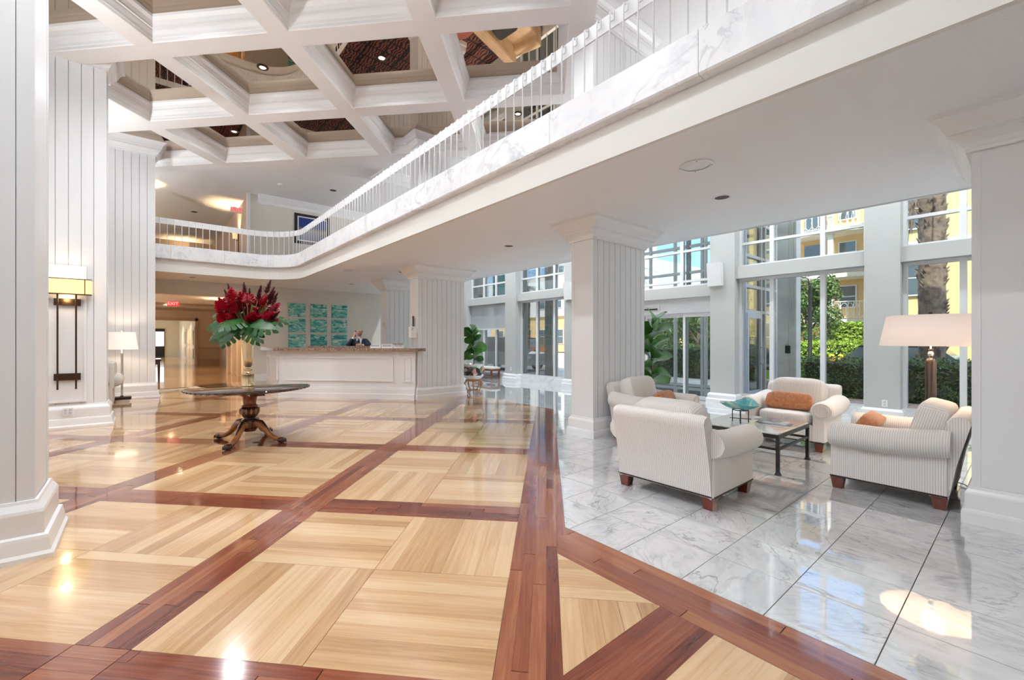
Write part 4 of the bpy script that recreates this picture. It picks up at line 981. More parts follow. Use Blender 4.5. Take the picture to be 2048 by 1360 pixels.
for k, (x, y, rz, c, l) in enumerate(((5.80,1.88,.15,(.20,.24,.30),'blue grey magazine fanned nearest the table edge'),(5.86,1.93,.02,(.62,.64,.66),'pale magazine in the middle of the fan on the coffee table'),(5.93,2.0,-.1,(.32,.38,.46),'dark cover magazine at the back of the fan on the coffee table'))):
    m = thing('magazine', l, 'magazine', (x, y, .4485+k*.009), rz, 'magazines on the coffee table')
    MB().box(-.105,.105,-.14,.14,0,.007).build('pages', M_PLASTIC, m)
    MB().box(-.107,.107,-.142,.142,.007,.0085).build('cover', mat('magazine_cover', c, .25, var=.4, vscale=12), m)

# floor lamp by the right column
LX, LY = 6.36, .66
t = thing('floor_lamp', 'tall dark column floor lamp with a wide pink linen shade', 'lamp', (LX, LY, 0))
MB().lathe([(.15,0),(.15,.02),(.05,.03),(.043,.05),(.043,1.22),(.03,1.25),(.012,1.26),(.012,1.33),(.02,1.35),(0,1.36)], 20).build('post', mat('dark_lamp_post', (.022,.012,.010), .25), t, True)
MB().lathe([(.0,1.27),(.02,1.28),(.026,1.30),(.02,1.32),(.008,1.33),(.008,1.72),(.0,1.72)], 12).build('stem', M_CHROME, t, True)
sh = MB().lathe([(.405,1.385),(.345,1.70)], 40, close=False).build('lamp_shade', M_SHADE, t, True)
md = sh.modifiers.new('thick', 'SOLIDIFY'); md.thickness = .004
MB().lathe([(.0,1.69),(.34,1.69),(.34,1.694),(0,1.694)], 40).build('shade_diffuser', M_SHADE, sh)
MB().lathe([(.0,1.70),(.016,1.70),(.016,1.735),(0,1.735)], 10).build('finial', M_BRONZE, t)
for dx, dy in ((.09,.03),(-.06,-.08)):
    MB().lathe([(0,-.055),(.02,-.05),(.032,-.015),(.028,.015),(.012,.04),(.012,.06),(0,.06)], 12, (dx,dy,1.50)).build('bulb', M_BULB, t, True)
lamp('lamp_light', 'POINT', (0,0,1.47), 18, (1,.72,.46), .06, parent=t)
cd = MB().tube([(6.4,.52,.012),(6.3,.42,.02),(6.1,.33,.012),(5.95,.28,.012),(5.8,.32,.012),(5.68,.27,.03),(5.6,.22,.012),(5.5,.26,.012),(5.62,.34,.012),(5.8,.30,.03),(5.98,.22,.012)], .005, 6).build('power_cord', M_BLACK)
tag(cd, 'loose black lamp cord on the marble behind the side view armchair', 'cord')

# pilaster outlets
def outlet(loc, rz, label, double=False):
    t = thing('wall_outlet', label, 'outlet', loc, rz)
    wd = .06 if not double else .115
    MB().box(-wd/2-.008, wd/2+.008, -.006, 0, -.06, .06).build('cover_plate', M_PLASTIC, t, bevel=.002)
    for k in range(2 if double else 1):
        x = (k-.5)*.055 if double else 0
        MB().box(x-.018,x+.018,-.009,-.006,-.042,-.006).box(x-.018,x+.018,-.009,-.006,.006,.042).build('socket', M_GREYP, t)
outlet((XP,1.62,.33), -PI/2, 'small white outlet on the pilaster between the facing armchair and the lamp')
outlet((XP,11.6,.42), -PI/2, 'small white outlet on the far pilaster by the bench')
outlet((-.965,9.872,.275), 0, 'double white outlet low on the sconce pillar', True)

# left pillar sconce with panel
t = thing('wall_sconce', 'tall bronze wall sconce with amber box shade and two long rods', 'sconce', (-.98, 9.936, 0))
pf = struct(MB().box(-1.22,-.745,9.925,9.936,.42,2.66).build('trim_3', M_WHITE), 'raised white picture panel behind the amber sconce')
for (a,b,c,d) in ((-1.22,-1.19,.42,2.66),(-.775,-.745,.42,2.66),(-1.19,-.775,.42,.45),(-1.19,-.775,2.63,2.66)):
    MB().box(a,b,9.905,9.925,c,d).build('moulding', M_TRIMW, pf)
MB().box(-.30,.30,-.165,-.025,2.19,2.43).build('shade', M_SHADEG, t)
for z in (2.185,2.43): MB().box(-.305,.305,-.17,-.02,z-.004,z+.008).build('shade_rim', M_BRONZE, t)
MB().tube([(.225,-.172,2.19),(.225,-.172,2.43)], .006, 6).build('shade_rod', M_BRONZE, t)
for x in (-.10,.115): MB().tube([(x,-.11,.64),(x,-.11,2.19)], .012, 8).build('rod', M_BRONZE, t)
for z in (2.06,.84):
    bp_ = MB().box(-.15,.165,-.06,-.011,z-.055,z+.055).build('back_plate', M_BRONZE, t)
    for x in (-.05,.08): MB().tube([(x,-.06,z),(x,-.078,z)], .008, 8).build('knob', M_BRONZE, bp_)
    for x in (-.10,.115): MB().tube([(x,-.06,z),(x,-.11,z)], .008, 6).build('bracket', M_BRONZE, bp_)
lamp('sconce_light', 'POINT', (0,-.10,2.56), 3, (1,.70,.38), .05, parent=t); lamp('sconce_light', 'POINT', (0,-.10,2.10), 2, (1,.70,.38), .05, parent=t)

# standing lamp by the third pillar
t = thing('standing_lamp', 'slim chrome standing lamp with white drum shade by the hall pillar', 'lamp', (-.40, 13.30, 0))
MB().box(-.17,.17,-.14,.14,.06,.12).build('base', M_DARK, t)
MB().box(-.14,.14,-.11,.11,0,.06).build('plinth', M_CHROME, t)
MB().lathe([(.035,.12),(.022,.16),(.022,.55),(.028,.56),(.022,.57),(.022,1.10),(.03,1.12),(.012,1.15),(.012,1.24),(0,1.24)], 14).build('pole', M_CHROME, t, True)
sh = MB().lathe([(.30,1.22),(.245,1.62)], 32, close=False).build('lamp_shade', M_SHADEW, t, True)
MB().lathe([(0,1.62),(.008,1.62),(.012,1.66),(0,1.68)], 8).build('finial', M_CHROME, t, True)
lamp('lamp_light', 'POINT', (0,0,1.45), 9, (1,.80,.58), .06, parent=t)
# white sofa end peeking out behind the second pillar
t = thing('pale_sofa', 'pale armchair side peeking out behind the sconce pillar', 'armchair', (-.80, 12.25, 0))
MB().box(-.42,.30,-.42,.42,.10,.44).build('seat', M_WALL, t, bevel=.03)
q = MB().box(-.42,.30,-.42,-.30,.40,.62).build('armrest', M_WALL, t, bevel=.05)
MB().box(.14,.34,-.42,.42,.42,.98).build('backrest', M_WALL, t, bevel=.08)
MB().lathe([(.0,-.4),(.11,-.40),(.12,-.38),(.12,.38),(.11,.4),(0,.4)], 16).xf(Matrix.Translation((.34,0,.60)) @ Matrix.Rotation(PI/2,4,'X')).build('arm_roll', M_WALL, t, True)
for x in (-.34,.22):
    for y in (-.34,.34): MB().taper((x,y,0),(.07,.07),(.10,.10),.10).build('leg', M_MAHOGD, t)

# ================================================================== RECEPTION DESK
desk = thing('reception_desk', 'white panelled reception desk with brown granite counter', 'desk')
TD = 10.22
def dpt(s, t): return st(s, t)
fl_, fr_ = (-6.70, -3.56)
A_ = dpt(fl_, TD); B_ = dpt(fr_, TD); Lb = (A_[0]-.02, A_[1]+1.35)
Cc = (5.055, 9.30)
def wall_seg(p, q, th, z0, z1, name, m, parent, out=0.0):
    dx, dy = q[0]-p[0], q[1]-p[1]; L = math.hypot(dx, dy); ux, uy = dx/L, dy/L; nx, ny = uy, -ux   # outward: right of p->q (towards the lobby)
    return MB().prism([(p[0]+nx*out, p[1]+ny*out), (q[0]+nx*out, q[1]+ny*out), (q[0]+nx*(out-th), q[1]+ny*(out-th)), (p[0]+nx*(out-th), p[1]+ny*(out-th))], z0, z1).build(name, m, parent)
segs = [(Lb, A_), (A_, B_), (B_, Cc)]
for (p, q) in segs:
    wall_seg(p, q, .10 if q is not Cc else .05, 0, 1.17, 'body', M_WHITE, desk)
    wall_seg(p, q, .03, 0, .12, 'base', M_TRIMW, desk, .05); wall_seg(p, q, .03, .12, .24, 'base', M_TRIMW, desk, .03); wall_seg(p, q, .03, .24, .28, 'base_cap', M_TRIMW, desk, .015)
def seg_frame(p, q, f0, f1, z0, z1, w=.035):
    dx, dy = q[0]-p[0], q[1]-p[1]
    def pt(f): return (p[0]+dx*f, p[1]+dy*f)
    L = math.hypot(dx, dy); wf = w/L
    for a, b, c, d in ((f0, f0+wf, z0, z1), (f1-wf, f1, z0, z1), (f0+wf, f1-wf, z0, z0+w), (f0+wf, f1-wf, z1-w, z1)):
        wall_seg(pt(a), pt(b), .03, c, d, 'panel_moulding', M_TRIMW, desk, .03)
    wall_seg(pt(f0+wf), pt(f1-wf), .012, z0+w, z1-w, 'panel', M_WHITE, desk, .006)
seg_frame(A_, B_, .03, .95, .42, 1.02); seg_frame(Lb, A_, .12, .88, .42, 1.02); seg_frame(B_, Cc, .30, .75, .42, 1.02, .02)
# granite counter slab
def off_poly(): 
    o = .16
    n1 = (D1[0]*-o, D1[1]*-o)
    return [(Lb[0]-o, Lb[1]), (A_[0]-o, A_[1]-.07), dpt(fl_+.06, TD-o), dpt(fr_-.02, TD-o), (5.0, 9.12), (5.24, 9.12), (5.24, 9.205), (5.06,9.205), (5.06,9.40), dpt(fr_+.05, TD+.36), dpt(fl_+.30, TD+.36), (Lb[0]+.36, Lb[1])]
MB().prism(off_poly(), 1.17, 1.24).build('counter_slab', M_GRANITE, desk)
wall_seg(dpt(fl_+.2, TD+.12), dpt(fr_-.1, TD+.12), .40, .74, .78, 'work_surface', M_GRANITE, desk)
# raised back ledge boxes on the counter
t = thing('monitor_ledge', 'long low dark console standing on the back of the counter', 'console')
a = dpt(-6.15, TD+.30); b = dpt(-4.2, TD+.30); wall_seg(a, b, .05, 1.242, 1.285, 'top', M_GRANITE, t); wall_seg(dpt(-6.12,TD+.29), dpt(-4.23,TD+.29), .03, 1.2405, 1.2425, 'feet', M_BLACK, t)
t = thing('desk_riser', 'dark granite riser on the counter behind the name plates', 'riser')
a = dpt(-4.12, TD+.33); b = dpt(-3.62, TD+.33); wall_seg(a, b, .08, 1.325, 1.345, 'shelf', M_GRANITE, t)
for f in (.05,.95): p = (a[0]+(b[0]-a[0])*f, a[1]+(b[1]-a[1])*f); MB().cbox((p[0],p[1],1.283), (.03,.06,.084), RZ_ST).build('support', M_GREYP, t)
# name plates
for s0, w_, h_, txt, l in ((-4.17,.26,.075,'ARRIVE','low white name plate on the counter nearest the clerk'),(-3.87,.27,.10,'PLEASE\nRING','taller white name plate in the middle of the three on the counter'),(-3.58,.26,.075,'ASSIST','white name plate on the counter nearest the column')):
    x, y = dpt(s0, TD-.02); t = thing('name_plate', l, 'sign', (x, y, 1.2405), RZ_ST, 'name plates on the counter')
    MB().box(-w_/2,w_/2,-.004,.004,.0,h_).build('card', M_PLASTIC, t); MB().box(-w_/2,w_/2,-.03,.03,0,.006).build('foot', M_PLASTIC, t)
    for r_ in range(2 if h_ > .09 else 1):
        for q in range(9): MB().box(-w_*.4+q*w_*.09, -w_*.4+q*w_*.09+w_*.06, -.0055, -.004, h_*(.62-.28*r_), h_*(.62-.28*r_)+.016).build('printed_mark', M_BLACK, t)
# hand sanitiser dispenser and black strip on the column
t = thing('sanitizer_dispenser', 'white hand sanitiser dispenser standing at the end of the counter', 'dispenser', (4.97, 9.28, 1.2405))
MB().box(-.08,.08,-.06,.06,0,.015).build('foot', M_PLASTIC, t); MB().box(-.02,.02,-.01,.03,.015,.30).build('post', M_GREYP, t)
MB().box(-.075,.075,-.07,.05,.25,.52).build('housing', M_PLASTIC, t, bevel=.02); MB().box(-.05,-.02,-.074,-.07,.43,.49).build('badge', M_GREYP, t)
t = thing('wall_screen', 'narrow black screen edge on the column above the dispenser', 'screen', (5.09, 9.5, 1.66)); MB().box(-.012,.0,-.08,-.02,0,.36).build('panel', M_BLACK, t); MB().box(0,.028,-.07,-.03,.1,.26).build('bracket', M_GREYP, t)
t = thing('wall_thermostat', 'small pale keypad on the column behind the desk', 'thermostat', (5.62, 12.28, 1.78)); MB().box(-.02,0,-.06,.06,0,.2).build('case', M_PLASTIC, t); MB().box(-.023,-.02,-.035,.035,.1,.16).build('display', M_GREYP, t)

# bench below the blind window
t = thing('window_bench', 'cushioned wooden bench with dark legs below the blind window', 'bench', (10.02, 12.95, 0), PI/2)
MB().box(-.62,.62,-.22,.22,.36,.44).build('cushion', M_WALL, t, bevel=.03); MB().box(-.62,.62,-.22,.22,.30,.36).build('seat_rail', M_MAHOG, t)
for sx in (-1,1):
    for sy in (-1,1): MB().taper((sx*.57,sy*.18,0),(.035,.035),(.06,.06),.30).build('leg', M_MAHOG, t)
    MB().box(sx*.57-.012,sx*.57+.012,-.17,.17,.10,.13).build('stretcher', M_MAHOG, t)
MB().box(-.56,.56,-.012,.012,.10,.13).build('stretcher', M_MAHOG, t)

# ================================================================== PEDESTAL TABLE + VASE
TX, TY = 1.18, 7.06
t = thing('pedestal_table', 'round polished mahogany pedestal table with carved claw feet', 'table', (TX, TY, 0))
top = MB().lathe([(0,.735),(.73,.735),(.765,.74),(.785,.75),(.79,.762),(.785,.775),(.77,.782),(0,.784)], 64).build('tabletop', M_TTOP, t, True)
smooth_by_angle(top, 30)
for k in range(96):
    a = 2*PI*k/96; MB().cbox((787e-3*math.cos(a), 787e-3*math.sin(a), .757), (.016,.032,.018), a).build('edge_carving', M_MAHOGD, top) if k % 2 == 0 else None
MB().box(-.55,.55,-.09,.09,.69,.735).build('bearer', M_MAHOGD, t); MB().box(-.09,.09,-.55,.55,.69,.735).build('bearer', M_MAHOGD, t)
MB().lathe([(.16,.69),(.15,.66),(.10,.64),(.085,.55),(.085,.52),(.105,.51),(.105,.495),(.09,.49)], 24).build('upper_column', M_MAHOG, t, True)
urn = MB().lathe([(.09,.495),(.118,.47),(.125,.43),(.118,.39),(.095,.35),(.075,.335),(.075,.32),(.105,.31),(.11,.295),(.10,.285)], 24).build('urn', M_MAHOGD, t, True)
for k in range(12):
    a = 2*PI*k/12; MB().lathe([(0,-.045),(.012,-.03),(.018,0),(.012,.03),(0,.045)], 8, (.118*math.cos(a), .118*math.sin(a), .43)).build('gadroon', M_MAHOGL, urn, True)
MB().lathe([(.10,.29),(.105,.27),(.10,.16),(.085,.14),(0,.13)], 8).build('hub', M_MAHOG, t)
for k, (fx, fy) in enumerate(((-.31,-.40),(.31,-.40),(-.31,.40),(.31,.40))):
    L = math.hypot(fx, fy); ux, uy = fx/L, fy/L
    P = [(ux*r, uy*r, z) for r, z in ((.06,.21),(.13,.245),(.20,.235),(.27,.17),(.34,.10),(.42,.06),(.50,.052),(L+.0,.05))]
    lg = MB().tube(P, [.055,.058,.052,.044,.038,.034,.034,.038], 10).build('leg', M_MAHOGL, t, True)
    MB().tube([(p[0], p[1], p[2]+.04) for p in P[:5]], [.018,.03,.03,.024,.012], 8).build('acanthus', M_MAHOGD, lg, True)
    px, py = ux*(L+.02), uy*(L+.02)
    MB().lathe([(0,.0),(.04,.008),(.055,.035),(.05,.06),(.03,.075),(0,.078)], 14, (px,py,0)).build('paw', M_MAHOGD, lg, True)
    for q in (-.6,-.2,.2,.6):
        a = math.atan2(uy, ux)+q; MB().tube([(px+.03*math.cos(a), py+.03*math.sin(a), .066),(px+.055*math.cos(a), py+.055*math.sin(a), .045),(px+.066*math.cos(a), py+.066*math.sin(a), .012)], [.014,.016,.008], 6).build('claw', M_MAHOGD, lg, True)
VZ = .785
t = thing('gold_vase', 'tall fluted gold trumpet vase on the pedestal table', 'vase', (TX-.02, TY, VZ))
MB().lathe([(.088,0),(.088,.012),(.083,.018),(.083,.165),(.088,.172),(.08,.18),(0,.18)], 28).build('plinth', M_GOLD, t, True)
vb = MB().lathe([(.05,.18),(.035,.195),(.03,.215),(.052,.225),(.056,.238),(.052,.25),(.034,.258),(.04,.275),(.058,.30),(.066,.40),(.075,.50),(.088,.62),(.108,.72),(.132,.79),(.136,.795),(.128,.79),(.10,.70),(.08,.58)], 36, close=False).build('body', M_GOLD, t, True)
# ================================================================== FLOWERS
def bloom_mesh(name, L, R, rows, per, m, seed):
    mb = MB(); r_ = random.Random(seed)
    mb.tube([(0,0,-.02),(0,0,L)], [.012,.004], 6)
    for i in range(rows):
        z = L*i/rows; k = (1-(i/rows)**1.6)*.9+.12
        for j in range(per):
            a = 2*PI*(j+(i%2)*.5)/per+r_.uniform(-.15,.15); rr_ = R*k*r_.uniform(.8,1.15); up = L*.16*r_.uniform(.7,1.3)
            ca, sa = math.cos(a), math.sin(a); w = R*.30*k+.004
            p0 = (ca*.006, sa*.006, z); p1 = (ca*rr_*.55-sa*w, sa*rr_*.55+ca*w, z+up*.25); p2 = (ca*rr_, sa*rr_, z+up); p3 = (ca*rr_*.55+sa*w, sa*rr_*.55-ca*w, z+up*.25); p4 = (ca*rr_*.5, sa*rr_*.5, z-up*.05)
            mb.add([p0,p1,p2,p3,p4], [(0,1,4),(1,2,4),(4,2,3),(0,4,3)])
    return mb.mesh(name, m, False, False)
BL = [bloom_mesh('ginger_bloom', .15, .085, 7, 8, M_FLOWER, s) for s in range(3)] + [bloom_mesh('ginger_spike', .22, .05, 9, 6, M_FLOWERD, s) for s in range(3,6)]
def leaf_mesh(name, size, m, kind):
    """leaf lying along +x from the origin, normal +z"""
    mb = MB()
    if kind == 'monstera':
        n = 6
        def hw(f): return .50*(math.sin(PI*min(1,.16+f*.84))**.75)*(1.05-.35*f)
        def P(f, k, sgn): # f along the leaf, k 0..1 across
            w = hw(f)*k; x = -.16*(1-f)**2*k*2+f*1.0+.13*k*k
            return (x*size, sgn*w*size, (-.16*k*k-.20*f*f+.05*k)*size)
        def lobe(sgn):
            for i_ in range(n):
                f0, f1 = i_/n, (i_+1)/n; fm = (f0+f1)/2; g = .13/n
                q = [P(f0,0,sgn),P(f1,0,sgn),P(f1,.45,sgn),P(f0,.45,sgn)]
                o_ = [P(f0+g,.45,sgn),P(f1-g,.45,sgn),P(f1-g*1.2,.9,sgn),P(fm+.02,1.03,sgn),P(f0+g*.8,.92,sgn)]
                mb.add(q, [(0,1,2,3) if sgn > 0 else (3,2,1,0)]); mb.add(o_, [(0,1,2,3,4) if sgn > 0 else (4,3,2,1,0)])
        lobe(1); lobe(-1)
    else:
        n = 8; rowv = []
        for k in range(n+1):
            f = k/n; w = [.03,.17,.25,.27,.30,.37,.39,.31,.07][k]
            z = .10*math.sin(PI*f)-.22*f*f
            for s_ in (-1,-.5,0,.5,1): rowv.append((f*size, s_*w*size*1.05, (z+.07*abs(s_)+.02*math.sin(9*f+3*s_))*size))
        fs = [(k*5+j, (k+1)*5+j, (k+1)*5+j+1, k*5+j+1) for k in range(n) for j in range(4)]
        mb.add(rowv, fs)
    return mb.mesh(name, m, True, False)
def dir_rot(d): return Vector(d).to_track_quat('Z','Y').to_euler()
def leaf_rot(d, roll=0):
    q = Vector(d).to_track_quat('X','Z'); return (q @ Matrix.Rotation(roll,4,'X').to_quaternion()).to_euler()
t = thing('flower_arrangement', 'big arrangement of red ginger flowers and monstera leaves in the gold vase', 'flowers', (TX-.02, TY, VZ+.79))
rf = random.Random(11)
CX, CYv = Vector((math.cos(YAW), -math.sin(YAW), 0)), Vector((math.sin(YAW), math.cos(YAW), 0))    # picture right, away
def flower(a, b, h, kind, sc):
    tip = CX*a + CYv*b + Vector((0,0,h)); base = Vector((tip.x*.08, tip.y*.08, -.12)); dirn = (tip-base).normalized()
    start = tip - dirn*(.10*sc)
    MB().tube([base, base.lerp(start,.5)+Vector((0,0,.03)), start], .006, 6).build('stem', M_STEM, t, True)
    o = inst('bloom', BL[kind], t, start, dir_rot(dirn)); o.scale = (sc,sc,sc)
for a, h, k in ((-.26,.57,3),(-.13,.61,4),(.28,.63,5),(.20,.54,3),(-.33,.50,4),(.38,.52,5),(.42,.20,3),(-.02,.52,4)): flower(a, rf.uniform(-.12,.15), h, k, rf.uniform(.75,.95))
for i in range(52):
    a = rf.uniform(-.42,.42); top = .55-1.2*max(0,abs(a)-.12)**1.5; h = rf.uniform(.14, top); b = rf.uniform(-.26,.2)*(1-abs(a)*1.2)
    flower(a, b, h, rf.choice((0,1,2)), rf.uniform(.85,1.2))
for i in range(10): flower(rf.uniform(-.38,.38), rf.uniform(-.1,.25), rf.uniform(.2,.5), rf.choice((3,4,5)), rf.uniform(.7,.95))
ML = leaf_mesh('monstera_leaf', .42, M_LEAFD, 'monstera'); M_LEAFL = mat('pale_leaf', (.16,.22,.06), .4, var=.3, vscale=6)
for a, b, h, dx, db, dz, s_, roll in ((-.10,-.12,.10,-1,-.25,-.05,.95,.5),(-.06,-.16,.08,-.75,-.6,-.45,.95,.9),(.02,-.18,.12,-.15,-1,-.10,.85,.2),(.10,-.14,.10,.8,-.5,-.12,1.0,-.9),(.06,-.16,.06,.6,-.75,-.55,.85,-.6),(-.10,-.05,.16,-.9,.1,.25,.95,.9),(.10,.05,.12,.9,.35,.1,.9,-.5),(0,.1,.1,-.2,1,0,.9,0),(-.05,-.15,.03,-.3,-.9,-.5,.8,.3)):
    d = (CX*dx + CYv*db*.5 + Vector((0,0,dz))).normalized(); p = CX*a + CYv*b + Vector((0,0,h+.03))
    nz = (-CYv*.9 + Vector((0,0,.75)) + CX*roll*.3); nz = (nz-d*nz.dot(d)).normalized(); ny = nz.cross(d)
    o = inst('monstera_leaf', ML, t, p, Matrix((d, ny, nz)).transposed().to_euler()); o.scale = (s_,)*3
    MB().tube([(p.x*.2,p.y*.2,-.1), tuple(p)], .005, 5).build('stem', M_STEM, t)
for i in range(7):
    a = rf.uniform(-.2,.25); tip = CX*a + CYv*rf.uniform(-.2,.05) + Vector((0,0,rf.uniform(.3,.42))); b0 = tip*.25
    w = CX*.018; mid = b0.lerp(tip,.6)
    MB().add([tuple(b0), tuple(mid+w), tuple(tip), tuple(mid-w), tuple(mid+CYv*-.008)], [(0,1,4),(1,2,4),(4,2,3),(0,4,3)]).build('blade_leaf', M_LEAFL, t, recalc=False)

# ================================================================== FIDDLE LEAF FIGS
FL = leaf_mesh('fig_leaf', .34, M_LEAF, 'fig')
def fig(label, loc, z0, h, n, spread, seed, pot):
    t = thing('fiddle_leaf_fig', label, 'plant', loc); r_ = random.Random(seed)
    MB().tube([(0,0,z0-.15),(.02,.0,z0+h*.4),(-.01,.02,z0+h*.75),(0,0,z0+h)], [.016,.013,.010,.006], 8).build('trunk', M_BARK, t, True)
    for i in range(n):
        f = (i+.5)/n; a = i*2.4+r_.uniform(-.4,.4); el = .15+.9*f+r_.uniform(-.25,.2)
        d = Vector((math.cos(a)*math.cos(el), math.sin(a)*math.cos(el), math.sin(el)))
        s_ = spread*r_.uniform(.8,1.15); o = inst('leaf', FL, t, (0,0,z0+h*(.12+.86*f)), leaf_rot(d, r_.choice((-1,1))*r_.uniform(.5,1.3))); o.scale = (s_,s_,s_)
    pot(t) if pot else None
    return t
def simple_pot(t):
    MB().lathe([(.17,0),(.20,.25),(.22,.42),(.205,.42),(.19,.36),(0,.36)], 24).build('planter', M_DARK, t, True)
    MB().lathe([(0,.37),(.19,.37)], 16, close=False).build('soil', M_SOIL, t)
fig('fiddle leaf fig with big leaves beside the tall column near the entrance', (7.10, 4.30, 0), .55, 1.12, 17, 1.25, 4, simple_pot)
PX, PY = 6.86, 9.40
t = thing('porcelain_planter', 'painted Chinese porcelain fish bowl planter with flower band', 'planter', (PX, PY, 0))
MB().lathe([(.17,.38),(.20,.40),(.27,.48),(.295,.58),(.29,.68),(.265,.75),(.265,.78),(.28,.80),(.245,.80),(.24,.75),(0,.75)], 36).build('bowl', M_POT, t, True)
MB().lathe([(.296,.60),(.30,.60),(.30,.605),(.296,.605)], 30).build('glaze_line', M_BLACK, t)
ps = thing('planter_stand', 'gilt carved wooden stand with curled legs under the porcelain planter', 'stand', (PX, PY, 0))
MB().lathe([(0,.34),(.20,.34),(.23,.36),(.22,.379),(0,.379)], 24).build('top_ring', M_MAHOGL, ps, True)
for k in range(5):
    a = 2*PI*k/5+.3; c, s_ = math.cos(a), math.sin(a)
    MB().tube([(c*.19,s_*.19,.35),(c*.25,s_*.25,.29),(c*.22,s_*.22,.18),(c*.15,s_*.15,.10),(c*.17,s_*.17,.03),(c*.22,s_*.22,.018),(c*.235,s_*.235,.03)], [.02,.022,.016,.014,.016,.016,.010], 8).build('curled_leg', M_MAHOGL, ps, True)
MB().lathe([(.13,.09),(.16,.09),(.16,.11),(.13,.11)], 20).build('lower_ring', M_MAHOGL, ps)
fig('fiddle leaf fig growing in the porcelain planter by the desk column', (PX, PY, 0), .78, .82, 17, 1.05, 9, lambda t: MB().lathe([(0,.752),(.238,.752)], 16, close=False).build('soil', M_SOIL, t))

# ================================================================== CLERK
def skin_mesh(name, verts, edges, radii, m, parent, root=0, sub=2):
    me = bpy.data.meshes.new(name); me.from_pydata([tuple(v) for v in verts], edges, []); o = bpy.data.objects.new(name, me); COL.objects.link(o); o.parent = parent
    md = o.modifiers.new('skin', 'SKIN'); md.use_smooth_shade = True
    for i, r in enumerate(radii): me.skin_vertices[0].data[i].radius = (r, r) if not isinstance(r, tuple) else r; me.skin_vertices[0].data[i].use_root = (i == root)
    s_ = o.modifiers.new('sub', 'SUBSURF'); s_.levels = sub; s_.render_levels = sub
    me.materials.append(m); return o
per = thing('person', 'bald clerk with beard and glasses in a navy suit, phoning behind the desk', 'person', (4.40, 11.16, 0), -.375)
J = {'pel':(0,.12,.92),'wst':(0,.10,1.08),'chs':(0,.05,1.26),'up':(0,.03,1.39),'nk':(0,.015,1.475),'nk2':(.012,-.005,1.53),'jaw':(.022,-.035,1.585),'hd':(.03,-.02,1.655),'cr':(.032,-.005,1.70),
     'hl':(-.10,.12,.86),'kl':(-.12,.09,.48),'al':(-.12,.13,.08),'tl':(-.13,-.04,.03),'hr':(.10,.12,.86),'kr':(.12,.09,.48),'ar':(.12,.13,.08),'tr':(.13,-.04,.03),
     'sl':(-.185,.03,1.40),'el':(-.275,-.20,1.285),'wl':(-.125,-.20,1.50),'pl':(-.098,-.165,1.565),'sr':(.185,.03,1.40),'er':(.275,-.17,1.29),'wr':(.085,-.33,1.30),'pr':(.015,-.355,1.315)}
RD = {'pel':.15,'wst':.145,'chs':.165,'up':.14,'nk':.06,'nk2':.055,'jaw':(.062,.07),'hd':(.078,.092),'cr':(.074,.085),'hl':.095,'kl':.06,'al':.042,'tl':.035,'hr':.095,'kr':.06,'ar':.042,'tr':.035,
      'sl':.065,'el':.045,'wl':.027,'pl':(.034,.02),'sr':.065,'er':.045,'wr':.027,'pr':(.034,.02)}
ED = [('pel','wst'),('wst','chs'),('chs','up'),('up','nk'),('nk','nk2'),('nk2','jaw'),('jaw','hd'),('hd','cr'),('pel','hl'),('hl','kl'),('kl','al'),('al','tl'),('pel','hr'),('hr','kr'),('kr','ar'),('ar','tr'),
      ('up','sl'),('sl','el'),('el','wl'),('wl','pl'),('up','sr'),('sr','er'),('er','wr'),('wr','pr')]
names = list(J); V = [Vector(J[n]) for n in names]; R_ = [RD[n] for n in names]; Ei = [(names.index(a), names.index(b)) for a, b in ED]
def add_finger(palm, offs):
    i = names.index(palm); base = V[i]
    for (p0, p1, p2) in offs:
        k = len(V); V.extend([base+Vector(p0), base+Vector(p1), base+Vector(p2)]); R_.extend([.0105,.0095,.008]); Ei.extend([(i,k),(k,k+1),(k+1,k+2)])
add_finger('pl', [((-.012,-.012,.045),(.004,-.006,.075),(.022,.004,.09)),((-.006,-.02,.04),(.012,-.018,.068),(.030,-.008,.08)),((.0,-.026,.03),(.02,-.026,.052),(.036,-.016,.062)),((.002,-.03,.015),(.022,-.032,.030),(.036,-.022,.038)),((.02,.02,.0),(.036,.028,.022),(.045,.028,.045))])
add_finger('pr', [((-.045,-.012,.012),(-.075,-.004,.006),(-.088,.010,-.004)),((-.046,-.008,-.002),(-.076,.0,-.008),(-.088,.014,-.016)),((-.044,-.004,-.015),(-.07,.006,-.021),(-.08,.018,-.026)),((-.038,.0,-.026),(-.060,.010,-.031),(-.068,.02,-.034)),((-.015,.01,.03),(-.035,.012,.045),(-.052,.012,.05))])
body = skin_mesh('body', V, Ei, R_, M_SKIN, per)
def clothes(name, keys, grow, m, ends=()):
    nm = [k for k in names if k in keys]; vv = [Vector(J[k]) for k in nm]
    rr_ = [((RD[k] if not isinstance(RD[k], tuple) else RD[k][0])+grow) for k in nm]
    for k, other, f in ends: i = nm.index(k); vv[i] = Vector(J[k]).lerp(Vector(J[other]), f)
    ee = [(nm.index(a), nm.index(b)) for a, b in ED if a in nm and b in nm]
    return skin_mesh(name, vv, ee, rr_, m, per, nm.index('pel'))
clothes('jacket', ('pel','wst','chs','up','sl','el','wl','sr','er','wr'), .020, M_SUIT, (('wl','el',.12),('wr','er',.12)))
clothes('trousers', ('pel','hl','kl','al','hr','kr','ar'), .018, M_SUIT)
MB().add([(-.055,-.135,1.24),(.055,-.135,1.24),(.085,-.075,1.48),(-.065,-.075,1.48)], [(0,1,2,3)]).build('shirt_front', M_SHIRT, per).modifiers.new('th','SOLIDIFY').thickness = .02
